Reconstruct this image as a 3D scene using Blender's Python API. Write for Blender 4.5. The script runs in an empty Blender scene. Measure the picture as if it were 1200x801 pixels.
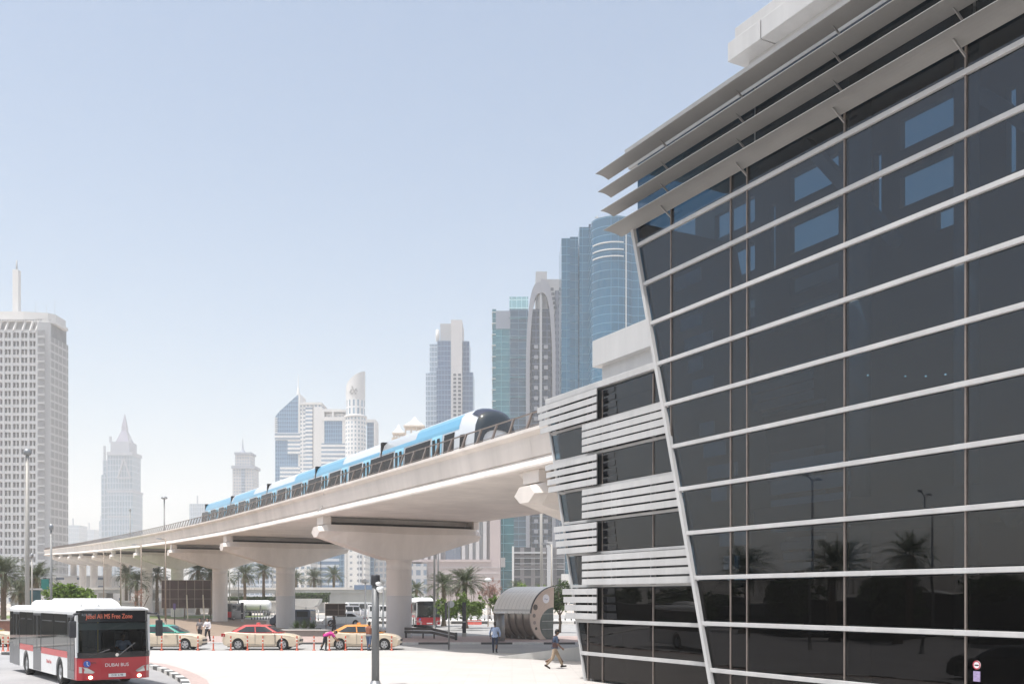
import bpy, bmesh, math, random
from mathutils import Vector, Matrix
R = math.radians
random.seed(7)
scene = bpy.context.scene
COL = scene.collection
F = 1167.0          # focal length of the photograph in pixels (1200 wide)
HC = 3.3            # camera height
HOR = 699.0         # horizon row

def P(px, py, Y):
    return Vector(((px - 600) / F * Y, Y, HC + (HOR - py) / F * Y))
def G(px, py, z=0.0):
    Y = F * (HC - z) / (py - HOR)
    return Vector(((px - 600) / F * Y, Y, z))
def GX(px, Y):
    return (px - 600) / F * Y

# ------------------------------------------------------------------ tagging
ORD = ['first','second','third','fourth','fifth','sixth','seventh','eighth','ninth','tenth','eleventh','twelfth',
       'thirteenth','fourteenth','fifteenth','sixteenth','seventeenth','eighteenth','nineteenth','twentieth']
def tag(o, label=None, cat=None, group=None, kind=None):
    if label: o['label'] = label
    if cat: o['category'] = cat
    if group: o['group'] = group
    if kind: o['kind'] = kind
    return o
def thing(name, label, cat, loc=(0, 0, 0), rz=0.0, group=None):
    o = bpy.data.objects.new(name, None)
    COL.objects.link(o)
    o.location = loc
    o.rotation_euler = (0, 0, rz)
    o.empty_display_size = 0.3
    return tag(o, label, cat, group)
def dup(root, loc=None, rz=None, label=None, group=None):
    r = root.copy(); COL.objects.link(r)
    if loc is not None: r.location = loc
    if rz is not None: r.rotation_euler = (0, 0, rz)
    if label: r['label'] = label
    if group: r['group'] = group
    for ch in list(root.children):
        c = ch.copy(); COL.objects.link(c); c.parent = r
        for g in list(ch.children):
            d = g.copy(); COL.objects.link(d); d.parent = c
    return r

# ------------------------------------------------------------------ mesh builder
class MB:
    def __init__(self):
        self.v = []; self.f = []; self.m = []; self.s = []
        self.mi = 0; self.M = None
    def add(self, verts, faces, smooth=False):
        b = len(self.v)
        for p in verts:
            p = Vector(p)
            if self.M is not None: p = self.M @ p
            self.v.append(p)
        for f in faces:
            self.f.append([b + i for i in f]); self.m.append(self.mi); self.s.append(smooth)
        return self
    def box(self, x0, x1, y0, y1, z0, z1):
        if x0 > x1: x0, x1 = x1, x0
        if y0 > y1: y0, y1 = y1, y0
        if z0 > z1: z0, z1 = z1, z0
        return self.add([(x0,y0,z0),(x1,y0,z0),(x1,y1,z0),(x0,y1,z0),(x0,y0,z1),(x1,y0,z1),(x1,y1,z1),(x0,y1,z1)],
                 [(0,3,2,1),(4,5,6,7),(0,1,5,4),(1,2,6,5),(2,3,7,6),(3,0,4,7)])
    def cbox(self, c, s):
        return self.box(c[0]-s[0]/2, c[0]+s[0]/2, c[1]-s[1]/2, c[1]+s[1]/2, c[2]-s[2]/2, c[2]+s[2]/2)
    def bar(self, p0, p1, w, h, up=(0, 0, 1)):
        p0 = Vector(p0); p1 = Vector(p1)
        d = (p1 - p0).normalized(); up = Vector(up)
        if abs(d.dot(up)) > .98: up = Vector((0, 1, 0))
        s = d.cross(up).normalized(); u = s.cross(d).normalized()
        vs = []
        for p in (p0, p1):
            for a, b in ((-1,-1),(1,-1),(1,1),(-1,1)):
                vs.append(p + s*(a*w/2) + u*(b*h/2))
        return self.add(vs, [(0,1,2,3),(7,6,5,4),(0,4,5,1),(1,5,6,2),(2,6,7,3),(3,7,4,0)])
    def tube(self, p0, p1, r0, r1=None, n=10, caps=True):
        if r1 is None: r1 = r0
        p0 = Vector(p0); p1 = Vector(p1)
        d = (p1 - p0).normalized()
        up = Vector((0,0,1)) if abs(d.z) < .95 else Vector((0,1,0))
        s = d.cross(up).normalized(); u = s.cross(d).normalized()
        vs = []
        for p, r in ((p0,r0),(p1,r1)):
            for i in range(n):
                t = 2*math.pi*i/n
                vs.append(p + s*(math.cos(t)*r) + u*(math.sin(t)*r))
        self.add(vs, [(i,(i+1)%n,n+(i+1)%n,n+i) for i in range(n)], True)
        if caps:
            self.add(vs[:n], [tuple(range(n))[::-1]]); self.add(vs[n:], [tuple(range(n))])
        return self
    def path(self, pts, r, n=8, r_end=None):
        for i in range(len(pts)-1):
            if r_end is None: a = b = r
            else:
                a = r + (r_end-r)*i/(len(pts)-1); b = r + (r_end-r)*(i+1)/(len(pts)-1)
            self.tube(pts[i], pts[i+1], a, b, n)
        return self
    def lathe(self, prof, n=16, c=(0,0,0), a0=0.0, a1=2*math.pi, smooth=True):
        full = abs(a1 - a0 - 2*math.pi) < 1e-6
        k = n if full else n + 1
        vs = []
        for r, z in prof:
            for i in range(k):
                t = a0 + (a1-a0)*i/n
                vs.append((c[0]+r*math.cos(t), c[1]+r*math.sin(t), c[2]+z))
        fs = []
        for j in range(len(prof)-1):
            for i in range(n):
                i2 = (i+1) % k
                fs.append((j*k+i, j*k+i2, (j+1)*k+i2, (j+1)*k+i))
        self.add(vs, fs, smooth)
        return self
    def loft(self, secs, closed=True, caps=True, smooth=False):
        n = len(secs[0]); vs = [p for s in secs for p in s]; fs = []
        for j in range(len(secs)-1):
            for i in range(n if closed else n-1):
                i2 = (i+1) % n
                fs.append((j*n+i, j*n+i2, (j+1)*n+i2, (j+1)*n+i))
        self.add(vs, fs, smooth)
        if caps and closed:
            self.add(secs[0], [tuple(range(n))[::-1]]); self.add(secs[-1], [tuple(range(n))])
        return self
    def prism(self, poly, axis, a, b):
        """extrude a 2-D polygon along an axis ('x': poly is (y,z); 'y': (x,z); 'z': (x,y))"""
        def mk(p, t):
            if axis == 'x': return (t, p[0], p[1])
            if axis == 'y': return (p[0], t, p[1])
            return (p[0], p[1], t)
        return self.loft([[mk(p, a) for p in poly], [mk(p, b) for p in poly]])
    def sphere(self, c, r, n=12, m=8, sc=(1,1,1)):
        vs = []; fs = []
        for j in range(m+1):
            ph = math.pi*j/m
            for i in range(n):
                t = 2*math.pi*i/n
                vs.append((c[0]+r*sc[0]*math.sin(ph)*math.cos(t), c[1]+r*sc[1]*math.sin(ph)*math.sin(t), c[2]+r*sc[2]*math.cos(ph)))
        for j in range(m):
            for i in range(n):
                fs.append((j*n+i, (j+1)*n+i, (j+1)*n+(i+1)%n, j*n+(i+1)%n))
        return self.add(vs, fs, True)
    def quad(self, a, b, c, d):
        return self.add([a,b,c,d], [(0,1,2,3)])
    def build(self, name, mats, parent=None, loc=None, bevel=0.0, fix=True, weld=True):
        me = bpy.data.meshes.new(name)
        me.from_pydata([tuple(p) for p in self.v], [], self.f)
        if not isinstance(mats, (list, tuple)): mats = [mats]
        for m in mats: me.materials.append(m)
        me.polygons.foreach_set('material_index', self.m)
        me.polygons.foreach_set('use_smooth', self.s)
        if fix:
            bm = bmesh.new(); bm.from_mesh(me)
            if weld: bmesh.ops.remove_doubles(bm, verts=bm.verts, dist=1e-4)
            bmesh.ops.recalc_face_normals(bm, faces=bm.faces)
            if bevel > 0:
                es = [e for e in bm.edges if len(e.link_faces) == 2 and e.calc_face_angle(0) > .6]
                bmesh.ops.bevel(bm, geom=es, offset=bevel, segments=2, affect='EDGES', profile=.6)
            bm.to_mesh(me); bm.free()
        o = bpy.data.objects.new(name, me)
        COL.objects.link(o)
        if loc is not None: o.location = loc
        if parent is not None: o.parent = parent
        return o
def apply_mods(o):
    bpy.context.view_layer.update()
    dg = bpy.context.evaluated_depsgraph_get()
    me = bpy.data.meshes.new_from_object(o.evaluated_get(dg))
    o.modifiers.clear(); o.data = me
    return o
def text(name, body, size, mat, parent, loc, rot, align='CENTER', sx=1.0, ext=0.002):
    cu = bpy.data.curves.new(name, 'FONT'); cu.body = body; cu.size = size; cu.extrude = ext
    cu.align_x = align; cu.align_y = 'CENTER'
    o = bpy.data.objects.new(name, cu); COL.objects.link(o)
    bpy.context.view_layer.update()
    me = bpy.data.meshes.new_from_object(o.evaluated_get(bpy.context.evaluated_depsgraph_get()))
    bpy.data.objects.remove(o); bpy.data.curves.remove(cu)
    me.materials.clear(); me.materials.append(mat)
    o = bpy.data.objects.new(name, me); COL.objects.link(o)
    o.location = loc; o.rotation_euler = rot; o.scale = (sx, 1, 1)
    if parent is not None: o.parent = parent
    return o

# ------------------------------------------------------------------ materials
MATS = {}
def newmat(name):
    m = bpy.data.materials.new(name); m.use_nodes = True
    nt = m.node_tree
    return m, nt, nt.nodes['Principled BSDF']
def rgba(c): return (c[0], c[1], c[2], 1)
def mat(name, c, rough=.6, metal=0.0, var=.12, scale=3.0, bump=0.0, bscale=30.0, spec=.5, coat=0.0, streak=False):
    if name in MATS: return MATS[name]
    m, nt, bs = newmat(name)
    L = nt.links
    bs.inputs['Roughness'].default_value = rough
    bs.inputs['Metallic'].default_value = metal
    bs.inputs['Specular IOR Level'].default_value = spec
    if coat: bs.inputs['Coat Weight'].default_value = coat; bs.inputs['Coat Roughness'].default_value = .08
    tc = nt.nodes.new('ShaderNodeTexCoord')
    if var > 0:
        no = nt.nodes.new('ShaderNodeTexNoise'); no.inputs['Scale'].default_value = scale
        no.inputs['Detail'].default_value = 6; no.inputs['Roughness'].default_value = .65
        src = tc.outputs['Object']
        if streak:
            mp = nt.nodes.new('ShaderNodeMapping'); mp.inputs['Scale'].default_value = (1, 1, .12)
            L.new(src, mp.inputs[0]); src = mp.outputs[0]
        L.new(src, no.inputs['Vector'])
        rp = nt.nodes.new('ShaderNodeValToRGB')
        rp.color_ramp.elements[0].position = .3; rp.color_ramp.elements[1].position = .72
        rp.color_ramp.elements[0].color = rgba([x*(1-var) for x in c]); rp.color_ramp.elements[1].color = rgba([min(1, x*(1+var)) for x in c])
        L.new(no.outputs['Fac'], rp.inputs[0]); L.new(rp.outputs[0], bs.inputs['Base Color'])
    else:
        bs.inputs['Base Color'].default_value = rgba(c)
    if bump > 0:
        n2 = nt.nodes.new('ShaderNodeTexNoise'); n2.inputs['Scale'].default_value = bscale; n2.inputs['Detail'].default_value = 5
        L.new(tc.outputs['Object'], n2.inputs['Vector'])
        bp = nt.nodes.new('ShaderNodeBump'); bp.inputs['Strength'].default_value = bump; bp.inputs['Distance'].default_value = .02
        L.new(n2.outputs['Fac'], bp.inputs['Height']); L.new(bp.outputs[0], bs.inputs['Normal'])
    MATS[name] = m
    return m
def math_n(nt, op, a, b=None, c=None):
    n = nt.nodes.new('ShaderNodeMath'); n.operation = op
    for i, v in enumerate((a, b, c)):
        if v is None: continue
        if isinstance(v, (int, float)): n.inputs[i].default_value = v
        else: nt.links.new(v, n.inputs[i])
    return n.outputs[0]
def mat_facade(name, wall, glass, fh, bw, wv=.6, wh=.7, wall_rough=.6, g_rough=.12, g_metal=.6, var=.35, polar=0.0, blind=.0):
    """storeys of height fh and bays of width bw: glass in the middle of each cell, wall round it"""
    if name in MATS: return MATS[name]
    m, nt, bs = newmat(name); L = nt.links
    tc = nt.nodes.new('ShaderNodeTexCoord'); sp = nt.nodes.new('ShaderNodeSeparateXYZ')
    L.new(tc.outputs['Object'], sp.inputs[0])
    if polar:
        at = math_n(nt, 'ARCTAN2', sp.outputs[1], sp.outputs[0]); u = math_n(nt, 'MULTIPLY', at, polar)
    else:
        u = math_n(nt, 'ADD', sp.outputs[0], sp.outputs[1])
    cu = math_n(nt, 'DIVIDE', math_n(nt, 'ADD', u, 500.0), bw); cz = math_n(nt, 'DIVIDE', math_n(nt, 'ADD', sp.outputs[2], 500.0), fh)
    fu = math_n(nt, 'FRACT', cu); fz = math_n(nt, 'FRACT', cz)
    inu = math_n(nt, 'LESS_THAN', math_n(nt, 'ABSOLUTE', math_n(nt, 'SUBTRACT', fu, .5)), wh/2)
    inz = math_n(nt, 'LESS_THAN', math_n(nt, 'ABSOLUTE', math_n(nt, 'SUBTRACT', fz, .5)), wv/2)
    isg = math_n(nt, 'MULTIPLY', inu, inz)
    # faces that look up (roofs) stay wall
    ge = nt.nodes.new('ShaderNodeNewGeometry'); s2 = nt.nodes.new('ShaderNodeSeparateXYZ'); L.new(ge.outputs['Normal'], s2.inputs[0])
    isg = math_n(nt, 'MULTIPLY', isg, math_n(nt, 'LESS_THAN', math_n(nt, 'ABSOLUTE', s2.outputs[2]), .8))
    cell = nt.nodes.new('ShaderNodeCombineXYZ'); L.new(math_n(nt, 'FLOOR', cu), cell.inputs[0]); L.new(math_n(nt, 'FLOOR', cz), cell.inputs[1])
    wn = nt.nodes.new('ShaderNodeTexWhiteNoise'); L.new(cell.outputs[0], wn.inputs['Vector'])
    no = nt.nodes.new('ShaderNodeTexNoise'); no.inputs['Scale'].default_value = .03; no.inputs['Detail'].default_value = 4
    L.new(tc.outputs['Object'], no.inputs['Vector'])
    k = math_n(nt, 'ADD', math_n(nt, 'MULTIPLY', wn.outputs['Value'], var), math_n(nt, 'MULTIPLY', no.outputs['Fac'], .5))
    k = math_n(nt, 'ADD', k, .75 - var/2)
    gc = nt.nodes.new('ShaderNodeVectorMath'); gc.operation = 'SCALE'; gc.inputs[0].default_value = glass; L.new(k, gc.inputs['Scale'])
    gcol = gc.outputs[0]
    if blind > 0:
        isb = math_n(nt, 'LESS_THAN', wn.outputs['Value'], blind)
        mb = nt.nodes.new('ShaderNodeMix'); mb.data_type = 'RGBA'; L.new(isb, mb.inputs[0]); L.new(gcol, mb.inputs[6]); mb.inputs[7].default_value = (.75,.78,.78,1)
        gcol = mb.outputs[2]
    w2 = nt.nodes.new('ShaderNodeTexNoise'); w2.inputs['Scale'].default_value = .15; w2.inputs['Detail'].default_value = 8
    mp = nt.nodes.new('ShaderNodeMapping'); mp.inputs['Scale'].default_value = (1,1,.2); L.new(tc.outputs['Object'], mp.inputs[0]); L.new(mp.outputs[0], w2.inputs['Vector'])
    wc = nt.nodes.new('ShaderNodeVectorMath'); wc.operation = 'SCALE'; wc.inputs[0].default_value = wall
    L.new(math_n(nt, 'ADD', math_n(nt, 'MULTIPLY', w2.outputs['Fac'], .3), .85), wc.inputs['Scale'])
    mx = nt.nodes.new('ShaderNodeMix'); mx.data_type = 'RGBA'
    L.new(isg, mx.inputs[0]); L.new(wc.outputs[0], mx.inputs[6]); L.new(gcol, mx.inputs[7]); L.new(mx.outputs[2], bs.inputs['Base Color'])
    L.new(math_n(nt, 'ADD', wall_rough, math_n(nt, 'MULTIPLY', isg, g_rough - wall_rough)), bs.inputs['Roughness'])
    L.new(math_n(nt, 'MULTIPLY', isg, g_metal), bs.inputs['Metallic'])
    bp = nt.nodes.new('ShaderNodeBump'); bp.invert = True; bp.inputs['Strength'].default_value = .5; bp.inputs['Distance'].default_value = .25
    L.new(isg, bp.inputs['Height']); L.new(bp.outputs[0], bs.inputs['Normal'])
    MATS[name] = m
    return m
def mat_glass(name, tint, refl_ior=1.6, wave=0.0, wscale=.8, base=.0, rough=0.0):
    """tinted pane: a mirror-like Fresnel reflection over a coloured see-through sheet"""
    if name in MATS: return MATS[name]
    m = bpy.data.materials.new(name); m.use_nodes = True; nt = m.node_tree; L = nt.links
    nt.nodes.clear()
    out = nt.nodes.new('ShaderNodeOutputMaterial'); mx = nt.nodes.new('ShaderNodeMixShader')
    tr = nt.nodes.new('ShaderNodeBsdfTransparent'); tr.inputs[0].default_value = rgba(tint)
    gl = nt.nodes.new('ShaderNodeBsdfGlossy'); gl.inputs['Roughness'].default_value = rough; gl.inputs['Color'].default_value = (1,.965,.955,1)
    f0 = ((refl_ior-1)/(refl_ior+1))**2 * .75
    ge = nt.nodes.new('ShaderNodeNewGeometry'); dt = nt.nodes.new('ShaderNodeVectorMath'); dt.operation = 'DOT_PRODUCT'
    L.new(ge.outputs['Normal'], dt.inputs[0]); L.new(ge.outputs['Incoming'], dt.inputs[1])
    sch = math_n(nt, 'ADD', math_n(nt, 'MULTIPLY', math_n(nt, 'POWER', math_n(nt, 'SUBTRACT', 1.0, math_n(nt, 'ABSOLUTE', dt.outputs['Value'])), 5.0), 1-f0), f0)
    if wave > 0:
        tc = nt.nodes.new('ShaderNodeTexCoord'); no = nt.nodes.new('ShaderNodeTexNoise'); no.inputs['Scale'].default_value = wscale; no.inputs['Detail'].default_value = 1
        mp = nt.nodes.new('ShaderNodeMapping'); mp.inputs['Scale'].default_value = (1, .35, 1); L.new(tc.outputs['Object'], mp.inputs[0]); L.new(mp.outputs[0], no.inputs['Vector'])
        bp = nt.nodes.new('ShaderNodeBump'); bp.inputs['Strength'].default_value = wave; bp.inputs['Distance'].default_value = .05
        L.new(no.outputs['Fac'], bp.inputs['Height']); L.new(bp.outputs[0], gl.inputs['Normal'])
    fac = math_n(nt, 'MINIMUM', math_n(nt, 'ADD', sch, base), 1.0)
    L.new(fac, mx.inputs[0]); L.new(tr.outputs[0], mx.inputs[1]); L.new(gl.outputs[0], mx.inputs[2]); L.new(mx.outputs[0], out.inputs['Surface'])
    MATS[name] = m
    return m
def mat_paving(name, c, size=(.6,.6), mortar=.012, joint=.8, rough=.75, var=.1, rot=0.0, cell=.06, offset=.5):
    if name in MATS: return MATS[name]
    m, nt, bs = newmat(name); L = nt.links
    tc = nt.nodes.new('ShaderNodeTexCoord'); mp = nt.nodes.new('ShaderNodeMapping'); mp.inputs['Rotation'].default_value = (0,0,rot)
    L.new(tc.outputs['Object'], mp.inputs[0])
    br = nt.nodes.new('ShaderNodeTexBrick'); br.inputs['Scale'].default_value = 1.0
    br.inputs['Brick Width'].default_value = size[0]; br.inputs['Row Height'].default_value = size[1]; br.inputs['Mortar Size'].default_value = mortar
    br.offset = offset
    br.inputs['Color1'].default_value = rgba([x*(1-cell) for x in c]); br.inputs['Color2'].default_value = rgba([x*(1+cell) for x in c])
    br.inputs['Mortar'].default_value = rgba([x*joint for x in c])
    L.new(mp.outputs[0], br.inputs['Vector'])
    no = nt.nodes.new('ShaderNodeTexNoise'); no.inputs['Scale'].default_value = .35; no.inputs['Detail'].default_value = 9; no.inputs['Roughness'].default_value = .7
    L.new(tc.outputs['Object'], no.inputs['Vector'])
    sc = nt.nodes.new('ShaderNodeVectorMath'); sc.operation = 'SCALE'; L.new(br.outputs['Color'], sc.inputs[0])
    L.new(math_n(nt, 'ADD', math_n(nt, 'MULTIPLY', no.outputs['Fac'], 2*var*1.6), 1 - var*1.6), sc.inputs['Scale'])
    L.new(sc.outputs[0], bs.inputs['Base Color']); bs.inputs['Roughness'].default_value = rough
    MATS[name] = m
    return m
def mat_leaf(name, c, var=.45, trans=.25):
    if name in MATS: return MATS[name]
    m, nt, bs = newmat(name); L = nt.links
    ge = nt.nodes.new('ShaderNodeNewGeometry'); rp = nt.nodes.new('ShaderNodeValToRGB')
    rp.color_ramp.elements[0].color = rgba([x*(1-var) for x in c]); rp.color_ramp.elements[1].color = rgba([x*(1+var) for x in c])
    L.new(ge.outputs['Random Per Island'], rp.inputs[0]); L.new(rp.outputs[0], bs.inputs['Base Color'])
    bs.inputs['Roughness'].default_value = .55
    bs.inputs['Subsurface Weight'].default_value = 0
    tl = nt.nodes.new('ShaderNodeBsdfTranslucent'); L.new(rp.outputs[0], tl.inputs[0])
    mx = nt.nodes.new('ShaderNodeMixShader'); mx.inputs[0].default_value = trans
    out = nt.nodes['Material Output']; L.new(bs.outputs[0], mx.inputs[1]); L.new(tl.outputs[0], mx.inputs[2]); L.new(mx.outputs[0], out.inputs['Surface'])
    MATS[name] = m
    return m
def mat_emit(name, c, s):
    if name in MATS: return MATS[name]
    m, nt, bs = newmat(name)
    bs.inputs['Base Color'].default_value = rgba(c); bs.inputs['Emission Color'].default_value = rgba(c); bs.inputs['Emission Strength'].default_value = s
    MATS[name] = m
    return m

WHITE = mat('white_paint', (.78,.78,.77), .35, var=.05, coat=.3)
METALW = mat('white_aluminium', (.46,.457,.455), .45, var=.12, scale=1.2, streak=True)
METALG = mat('grey_steel', (.30,.31,.32), .4, .5, var=.1)
GALV = mat('galvanised_steel', (.26,.26,.255), .5, .4, var=.15, streak=True)
BROWNPOLE = mat('brown_steel', (.27,.22,.18), .5, .3, var=.12)
DARK = mat('dark_steel', (.05,.05,.055), .45, .2, var=.2)
BLACK = mat('black_rubber', (.02,.02,.02), .75, var=.2, scale=10)
BLACKG = mat('black_gloss', (.012,.013,.016), .12, var=0)
CONC = mat('viaduct_concrete', (.69,.635,.59), .8, var=.13, scale=.45, bump=.15, bscale=4, streak=True)
CONC2 = mat('grey_concrete', (.42,.41,.39), .85, var=.15, scale=.5, bump=.2, bscale=6, streak=True)
CONCL = mat('pale_concrete', (.58,.56,.53), .85, var=.12, scale=.4, bump=.15)
BEARING_SHADE = mat('bearing_shade', (.018,.015,.014), .8, var=.2)  # near-black colour for the painted shade in the bearing gap
RED = mat('red_paint', (.42,.014,.024), .3, var=.05, coat=.4)
CHROME = mat('chrome', (.75,.75,.75), .12, 1.0, var=0)
SKY_STRENGTH = .134; SUN_STRENGTH = 3.4; EXPOSURE = .63; HAZE = .00038
# ================================================================== camera, world, light
cam = bpy.data.cameras.new('camera'); camo = bpy.data.objects.new('camera', cam); COL.objects.link(camo)
cam.sensor_width = 36.0; cam.lens = 36.0*F/1200.0
cam.shift_x = 0.0; cam.shift_y = (HOR - 400.5)/1200.0
camo.location = (0, 0, HC); camo.rotation_euler = (R(90), 0, 0)
cam.clip_start = .1; cam.clip_end = 20000
scene.camera = camo
SUN_EL = R(74); SUN_H = Vector((-.80, -.60)); SUN_H.normalize()
tosun = Vector((SUN_H.x*math.cos(SUN_EL), SUN_H.y*math.cos(SUN_EL), math.sin(SUN_EL)))
w = bpy.data.worlds.new('World'); scene.world = w; w.use_nodes = True
nt = w.node_tree; bg = nt.nodes['Background']
sky = nt.nodes.new('ShaderNodeTexSky'); sky.sky_type = 'NISHITA'; sky.sun_disc = False
sky.sun_elevation = SUN_EL; sky.sun_rotation = math.atan2(tosun.x, tosun.y)
sky.air_density = 1.0; sky.dust_density = 3.8; sky.ozone_density = .6; sky.altitude = 0
tn = nt.nodes.new('ShaderNodeMix'); tn.data_type = 'RGBA'; tn.blend_type = 'MULTIPLY'; tn.inputs[0].default_value = 1.0; tn.inputs[7].default_value = (.955, 1.0, .965, 1)
nt.links.new(sky.outputs[0], tn.inputs[6]); nt.links.new(tn.outputs[2], bg.inputs[0]); bg.inputs[1].default_value = SKY_STRENGTH
sl = bpy.data.lights.new('sun', 'SUN'); sl.energy = SUN_STRENGTH; sl.angle = R(.53); sl.color = (1.0, .97, .935)
so = bpy.data.objects.new('sun', sl); COL.objects.link(so)
so.rotation_euler = tosun.to_track_quat('Z', 'Y').to_euler(); so.location = (0, 0, 300)
scene.view_settings.view_transform = 'Standard'; scene.view_settings.look = 'None'
scene.view_settings.gamma = 1.0; scene.view_settings.exposure = EXPOSURE
scene.render.engine = 'CYCLES'
scene.cycles.volume_bounces = 1; scene.cycles.max_bounces = 8; scene.cycles.transparent_max_bounces = 16
scene.cycles.use_denoising = True

# ================================================================== haze
hz = MB().box(-2500, 2500, -600, 4200, -1.0, 420).build('haze', [])
tag(hz, 'pale daytime haze over the whole district', None, None, 'stuff')
hm = bpy.data.materials.new('haze_air'); hm.use_nodes = True; hn = hm.node_tree; hn.nodes.clear()
ho = hn.nodes.new('ShaderNodeOutputMaterial'); hv = hn.nodes.new('ShaderNodeVolumePrincipled')
hv.inputs['Color'].default_value = (.92,.915,.905,1); hv.inputs['Density'].default_value = HAZE; hv.inputs['Anisotropy'].default_value = .0
hn.links.new(hv.outputs[0], ho.inputs['Volume'])
hz.data.materials.append(hm)

# ================================================================== ground
def structure(name, mb, m, label=None):
    o = mb.build(name, m); tag(o, label, None, None, 'structure'); return o
GROUND = mat('sandy_ground', (.45,.40,.35), .95, var=.18, scale=.06, bump=.2, bscale=2)
ASPH = mat('asphalt', (.33,.325,.33), .9, var=.16, scale=.25, bump=.3, bscale=60)
ASPH2 = mat('worn_asphalt', (.33,.325,.32), .9, var=.14, scale=.3, bump=.3, bscale=60)
PLAZA = mat_paving('plaza_paving', (.47,.445,.425), (.9,.9), .015, .9, .8, .11, 0.0, .03, .0)
PINK = mat_paving('pink_paver', (.40,.315,.29), (.24,.12), .008, .75, .85, .1, R(28), .08)
REDP = mat_paving('red_paver', (.44,.345,.32), (.24,.12), .008, .75, .85, .1, R(50), .08)
GRASS = mat('dry_grass', (.13,.17,.05), .95, var=.3, scale=1.5, bump=.4, bscale=20)
SOIL = mat('brown_soil', (.25,.19,.145), .95, var=.2, scale=.6, bump=.4, bscale=8)
MARK = mat('road_marking', (.72,.72,.70), .7, var=.12, scale=4)
structure('ground', MB().quad((-2400,-500,0),(2400,-500,0),(2400,4100,0),(-2400,4100,0)), GROUND)
def sheet(name, pts, z, m):
    mb = MB(); mb.add([(p[0],p[1],z) for p in pts], [tuple(range(len(pts)))])
    return structure(name, mb, m)
# kerb curve between bus road and plaza
kc = [(-75,58.2),(-50,58.1),(-38,57.9),(-30,57.3),(-26.5,55.6),(-23.5,53.2),(-20.5,50.4),(-17.3,47.0),(-15.4,43.8),(-13.9,40.8),(-12.7,38.2),(-11.7,35.4),(-11.0,32.0),(-10.7,27),(-10.9,20),(-11.2,8),(-11.4,-20)]
sheet('bus_road', [(-75,58.4)] + kc + [(-75,-20)], .004, ASPH)
PZ = .10
plz = kc[::-1]                       # near -> far
far = [(-75,59.4),(-4.8,59.4)]
right = [(-3.2,57.6),(2.2,55.0),(7.0,52.0),(12.5,44.0),(18,30),(22,18),(26,-20)]
mb = MB()
poly = [(x,y) for x,y in plz] + far + right
mb.prism(poly, 'z', .0, PZ)
structure('plaza', mb, PLAZA)
# brick strip along the kerb
def offset_line(pts, d):
    out = []
    for i,(x,y) in enumerate(pts):
        a = Vector(pts[max(0,i-1)]); b = Vector(pts[min(len(pts)-1,i+1)])
        t = (b-a).normalized(); n = Vector((-t.y, t.x))
        out.append((x+n.x*d, y+n.y*d))
    return out
kc2 = kc[3:]
o1 = offset_line(kc2, .32); o2 = offset_line(kc2, .95)
mb = MB()
for i in range(len(kc2)-1):
    mb.quad((*o1[i],PZ+.004),(*o1[i+1],PZ+.004),(*o2[i+1],PZ+.004),(*o2[i],PZ+.004))
structure('brick_strip', mb, REDP)
# painted kerbs: black and white blocks
KW = mat('kerb_white', (.62,.61,.59), .7, var=.15, scale=6); KB = mat('kerb_black', (.09,.09,.09), .7, var=.3, scale=6)
def kerb(name, pts, w, h, seg=1.0, z0=0.0):
    mb = MB(); d = 0.0; k = 0
    for i in range(len(pts)-1):
        a = Vector((pts[i][0],pts[i][1],0)); b = Vector((pts[i+1][0],pts[i+1][1],0)); Ls = (b-a).length
        n = max(1, int(round(Ls/seg)))
        for j in range(n):
            mb.mi = k % 2; k += 1
            p0 = a + (b-a)*(j/n); p1 = a + (b-a)*((j+1)/n - .02/ max(Ls,.1))
            mb.bar(p0+Vector((0,0,z0+h/2)), p1+Vector((0,0,z0+h/2)), w, h)
    return structure(name, mb, [KW, KB])
kerb('kerb', offset_line(kc[2:], .12), .28, .16, .95)
# taxi lane behind the bollards, pavement behind it
sheet('taxi_lane', [(-75,59.5),(-4.4,59.5),(4,57),(20,50),(60,50),(60,69.4),(-75,69.4)], .006, ASPH2)
structure('pavement', MB().prism([(-70,69.7),(46,69.7),(46,81.4),(-70,81.4)], 'z', 0, .12), PINK)
kerb('kerb_taxi', [(-70,69.55),(46,69.55)], .26, .135, 2.2)
sheet('bare_soil', [(-75,82),(-24,82),(-24,118),(-40,150),(-75,150)], .008, SOIL)
# the avenue behind and its painted kerb
sheet('avenue', [(-24,82.2),(90,82.2),(90,121),(-24,121)], .006, ASPH2)
structure('median', MB().prism([(-30,122.2),(140,122.2),(140,142),(-30,142)], 'z', 0, .15), CONCL)
kerb('kerb_avenue', [(-30,122.0),(140,122.0)], .4, .35, 1.5)
sheet('far_road', [(-200,143),(200,143),(200,185),(-200,185)], .006, ASPH2)
tag(sheet('grass_strip', [(-120,152),(-42,152),(-42,178),(-120,178)], .03, GRASS), 'strip of dry green grass behind the viaduct')
sheet('highway', [(-600,260),(600,260),(600,300),(-600,300)], .01, ASPH2)
mb = MB()
for i in range(9): mb.box(-24+i*10, -20+i*10, 101.6, 101.8, .009, .012)
structure('road_markings', mb, MARK)
# low concrete ramp wall beside the station
mb = MB()
p0 = G(586,770,PZ); p1 = G(700,779,PZ)
mb.prism([(0,0),(7.5,0),(7.5,.95),(6.6,.95),(0,.06)], 'y', -.15, .15)
o = mb.build('ramp_wall', CONC2, bevel=.02); o.location = (p0.x, p0.y, PZ); o.rotation_euler = (0,0,R(-35))
tag(o, 'low grey concrete ramp wall rising towards the station corner', 'wall')
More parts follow.
